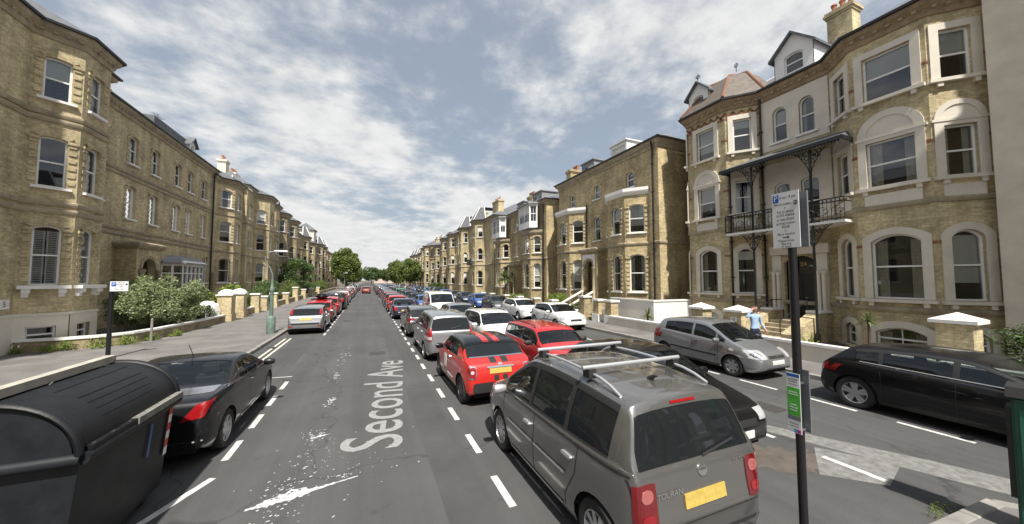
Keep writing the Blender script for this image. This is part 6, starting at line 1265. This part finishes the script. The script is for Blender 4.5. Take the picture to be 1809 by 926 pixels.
for s in (1, -1):
    A = arc(s); m = MB(); inner = [(x * .95, z - .03) for x, z in A]; m.extrude(A + inner[::-1], -HB + .01, HB - .01); ld = m.obj('lid', BINP, BN, True, 30)
    for k in (2, 4, 5, 6, 7):
        x_, z_ = A[k]; m = MB(); m.tube([(x_, -.45, z_ + .001), (x_, .70 - .04 * k, z_ + .001)], .007, 5); m.obj('lid_rib', BINS, ld)
    m = MB(); m.box(min(s * .62, s * .73), max(s * .62, s * .73), -HB + .05, HB - .02, 1.262, 1.30); m.obj('lid_lip', BINP, ld)
for ye in (-HB, HB):
    A = arc(1); poly = [(-x, z) for x, z in A][::-1] + A; m = MB(); m.extrude([(x * .93, z - .03) for x, z in poly], ye - .012, ye + .012); m.obj('end_panel', BINS, BN); m = MB(); m.tube([(x, ye - .02 * (1 if ye > 0 else -1) * -1, z) for x, z in poly], .03, 6); m.obj('end_hoop', BINP, BN, True, 60)
m = MB(); m.box(-.05, .05, -HB - .03, HB + .03, 1.757, 1.84); o = m.obj('hinge_rail', pmat('pale_hinge_rail', (.42, .40, .34), .7, noise=(6, .25)), BN)
m = MB(); m.box(.655, .745, -.12, HB, 1.235, 1.305); m.obj('edge_strip', TAPE, BN)
RW = pmat('reflective_white', (.75, .75, .75), .4); RRD = pmat('reflective_red', (.5, .02, .02), .4)
for k in range(6): m = MB(); m.face([(.62 + .0 + (.55 + k * .1 - .55) * .094, HB - .14, .55 + k * .1), (.62 + (k * .1) * .094, HB - .06, .55 + k * .1), (.62 + ((k + 1) * .1) * .094, HB - .06, .65 + k * .1), (.62 + ((k + 1) * .1) * .094, HB - .14, .65 + k * .1)]); m.obj('reflector', RRD if k % 2 else RW, BN)
m = MB(); m.face([(.632, .30, .70), (.632, .34, .70), (.667, .34, 1.08), (.667, .30, 1.08)]); m.obj('blue_sticker', SIGNB, BN)
for (x, y) in ((.42, .6), (-.42, .6), (.42, -.6), (-.42, -.6)): m = MB(); m.lathe([(0, -.03), (.09, -.03), (.1, 0), (.09, .03), (0, .03)], (x, y, .1), 12, 'y'); m.obj('castor', RUB, BN)
m = MB()
for k in range(7): y = -HB + .12 + k * .26; m.lathe([(.0, 1.312), (.014, 1.310), (.014, 1.300)], (.70, y, 0), 6)
m.obj('rivets', CHROME, BN, kind='stuff')
# pay machine at the right edge
PM = empty('pay_machine', (6.6, 1.2, PZ), .15, label='dark green parking pay machine at the right edge of the picture', cat='pay machine'); DG = pmat('machine_green', (.012, .085, .055), .4, noise=(4, .2))
m = MB(); m.box(-.16, .16, -.2, .2, 0, 1.42); o = m.obj('casing', DG, PM); bm = bmesh.new(); bm.from_mesh(o.data); bmesh.ops.bevel(bm, geom=bm.edges[:], offset=.02, segments=2, affect='EDGES'); bm.to_mesh(o.data); bm.free()
m = MB(); m.extrude([(-.2, 1.425), (.2, 1.425), (.17, 1.53), (-.17, 1.53)], -.23, .23); m.obj('cap', TRIM, PM); m = MB(); m.box(-.168, -.161, -.15, .15, .3, 1.3); m.obj('door', pmat('machine_green_light', (.02, .12, .08), .4), PM); m = MB(); m.box(-.13, .13, .201, .24, .35, 1.3); m.obj('side_guard', TRIM, PM); m = MB(); m.box(-.175, -.169, -.1, .1, 1.05, 1.25); m.obj('display', SIGNB, PM)
# ------------------------------------------------------------------ man on the right pavement, hand raised to his head
def person(label, loc, rz):
    J = {'pel': (0, 0, .94, .135), 'wai': (0, .0, 1.08, .125), 'che': (0, .01, 1.28, .145), 'neb': (0, .01, 1.45, .075), 'nek': (0, -.005, 1.53, .055), 'hd1': (0, -.02, 1.61, .085), 'hd2': (0, -.015, 1.70, .092), 'hd3': (0, -.005, 1.765, .06),
         'lsh': (.17, .01, 1.41, .062), 'lel': (.27, .06, 1.15, .046), 'lwr': (.33, -.06, .93, .032), 'lpa': (.345, -.09, .86, .036), 'rsh': (-.17, .01, 1.41, .062), 'rel': (-.37, -.10, 1.36, .046), 'rwr': (-.22, -.12, 1.58, .032), 'rpa': (-.16, -.11, 1.65, .036),
         'lhi': (.09, 0, .88, .10), 'lkn': (.11, -.12, .50, .065), 'lan': (.11, -.06, .10, .042), 'lto': (.115, -.22, .045, .038), 'rhi': (-.09, 0, .88, .10), 'rkn': (-.10, .05, .50, .065), 'ran': (-.10, .22, .13, .042), 'rto': (-.105, .10, .045, .038)}
    E = [('pel', 'wai'), ('wai', 'che'), ('che', 'neb'), ('neb', 'nek'), ('nek', 'hd1'), ('hd1', 'hd2'), ('hd2', 'hd3'), ('che', 'lsh'), ('lsh', 'lel'), ('lel', 'lwr'), ('lwr', 'lpa'), ('che', 'rsh'), ('rsh', 'rel'), ('rel', 'rwr'), ('rwr', 'rpa'), ('pel', 'lhi'), ('lhi', 'lkn'), ('lkn', 'lan'), ('lan', 'lto'), ('pel', 'rhi'), ('rhi', 'rkn'), ('rkn', 'ran'), ('ran', 'rto')]
    for h, base, d, up in (('l', Vector(J['lpa'][:3]), Vector((.02, -.04, -.075)), Vector((0, -1, .2))), ('r', Vector(J['rpa'][:3]), Vector((.075, .0, .04)), Vector((0, -.3, 1)))):
        sd = d.normalized().cross(up).normalized()
        for k, (o_, l) in enumerate(((-.03, .85), (-.01, 1.0), (.01, .95), (.03, .75))):
            J[f'{h}f{k}'] = (*(base + sd * o_ + d * .55 * l), .010); J[f'{h}g{k}'] = (*(base + sd * o_ + d * 1.15 * l + up * -.01), .008); E += [(f'{h}pa', f'{h}f{k}'), (f'{h}f{k}', f'{h}g{k}')]
        J[f'{h}t0'] = (*(base + up * .03 + d * .1), .011); J[f'{h}t1'] = (*(base + up * .05 + d * .5), .009); E += [(f'{h}pa', f'{h}t0'), (f'{h}t0', f'{h}t1')]
    nm = list(J); me = bpy.data.meshes.new('body'); me.from_pydata([J[k][:3] for k in nm], [(nm.index(a), nm.index(b)) for a, b in E], []); o = bpy.data.objects.new('person_build', me); COL.objects.link(o)
    md = o.modifiers.new('skin', 'SKIN'); md.use_smooth_shade = True
    for i, k in enumerate(nm): sv = me.skin_vertices[0].data[i]; sv.radius = (J[k][3], J[k][3] * (.72 if k in ('pel', 'wai', 'che') else 1)); sv.use_root = (k == 'pel')
    o.modifiers.new('sub', 'SUBSURF').levels = 2; dg = bpy.context.evaluated_depsgraph_get(); dg.update(); mesh = bpy.data.meshes.new_from_object(o.evaluated_get(dg)); bpy.data.objects.remove(o)
    mesh.materials.clear()
    for mt in (pmat('skin', (.48, .27, .20), .55), pmat('shirt_blue', (.34, .47, .66), .8, noise=(9, .15)), pmat('jeans', (.02, .026, .055), .85), pmat('hair', (.09, .045, .03), .8), pmat('shoe', (.03, .025, .02), .6)): mesh.materials.append(mt)
    hands = [Vector(J['lpa'][:3]), Vector(J['rpa'][:3])]
    for p in mesh.polygons:
        c = p.center; i = 1
        if c.z < .10: i = 4
        elif c.z < .96 and abs(c.x) < .24: i = 2
        if c.z > 1.49 and abs(c.x) < .12: i = 0
        if c.z > 1.70 and abs(c.x) < .12 or (c.z > 1.60 and c.y > .03 and abs(c.x) < .11): i = 3
        if min((c - h).length for h in hands) < .10: i = 0
        p.material_index = i; p.use_smooth = True
    Pn = empty('person', loc, rz, label=label, cat='person'); add('body', mesh, Pn)
    m = MB()
    for sx in (-1, 1): m.lathe([(0, -.006), (.012, 0), (0, .006)], (sx * .035, -.105, 1.67), 8, 'y')
    m.obj('eyes', IRON, Pn); m = MB(); m.tube([(0, -.098, 1.675), (0, -.118, 1.645), (0, -.10, 1.632)], [.01, .016, .012], 6); m.obj('nose', MATS['skin'], Pn, True); m = MB(); m.box(-.025, .025, -.108, -.098, 1.603, 1.612); m.obj('mouth', pmat('lip', (.35, .12, .10), .6), Pn)
    for sx in (-1, 1): m = MB(); m.lathe([(0, -.012), (.025, -.005), (.028, .008), (0, .014)], (0, 0, 0), 8, 'y'); e = m.obj('ear', MATS['skin'], Pn, True); e.location = (sx * .093, 0, 1.66); e.rotation_euler = (0, 0, PI / 2)
    return Pn
person('man in a light blue shirt and dark jeans with one hand raised to his head', (12.75, 7.95, PZ), -.35)
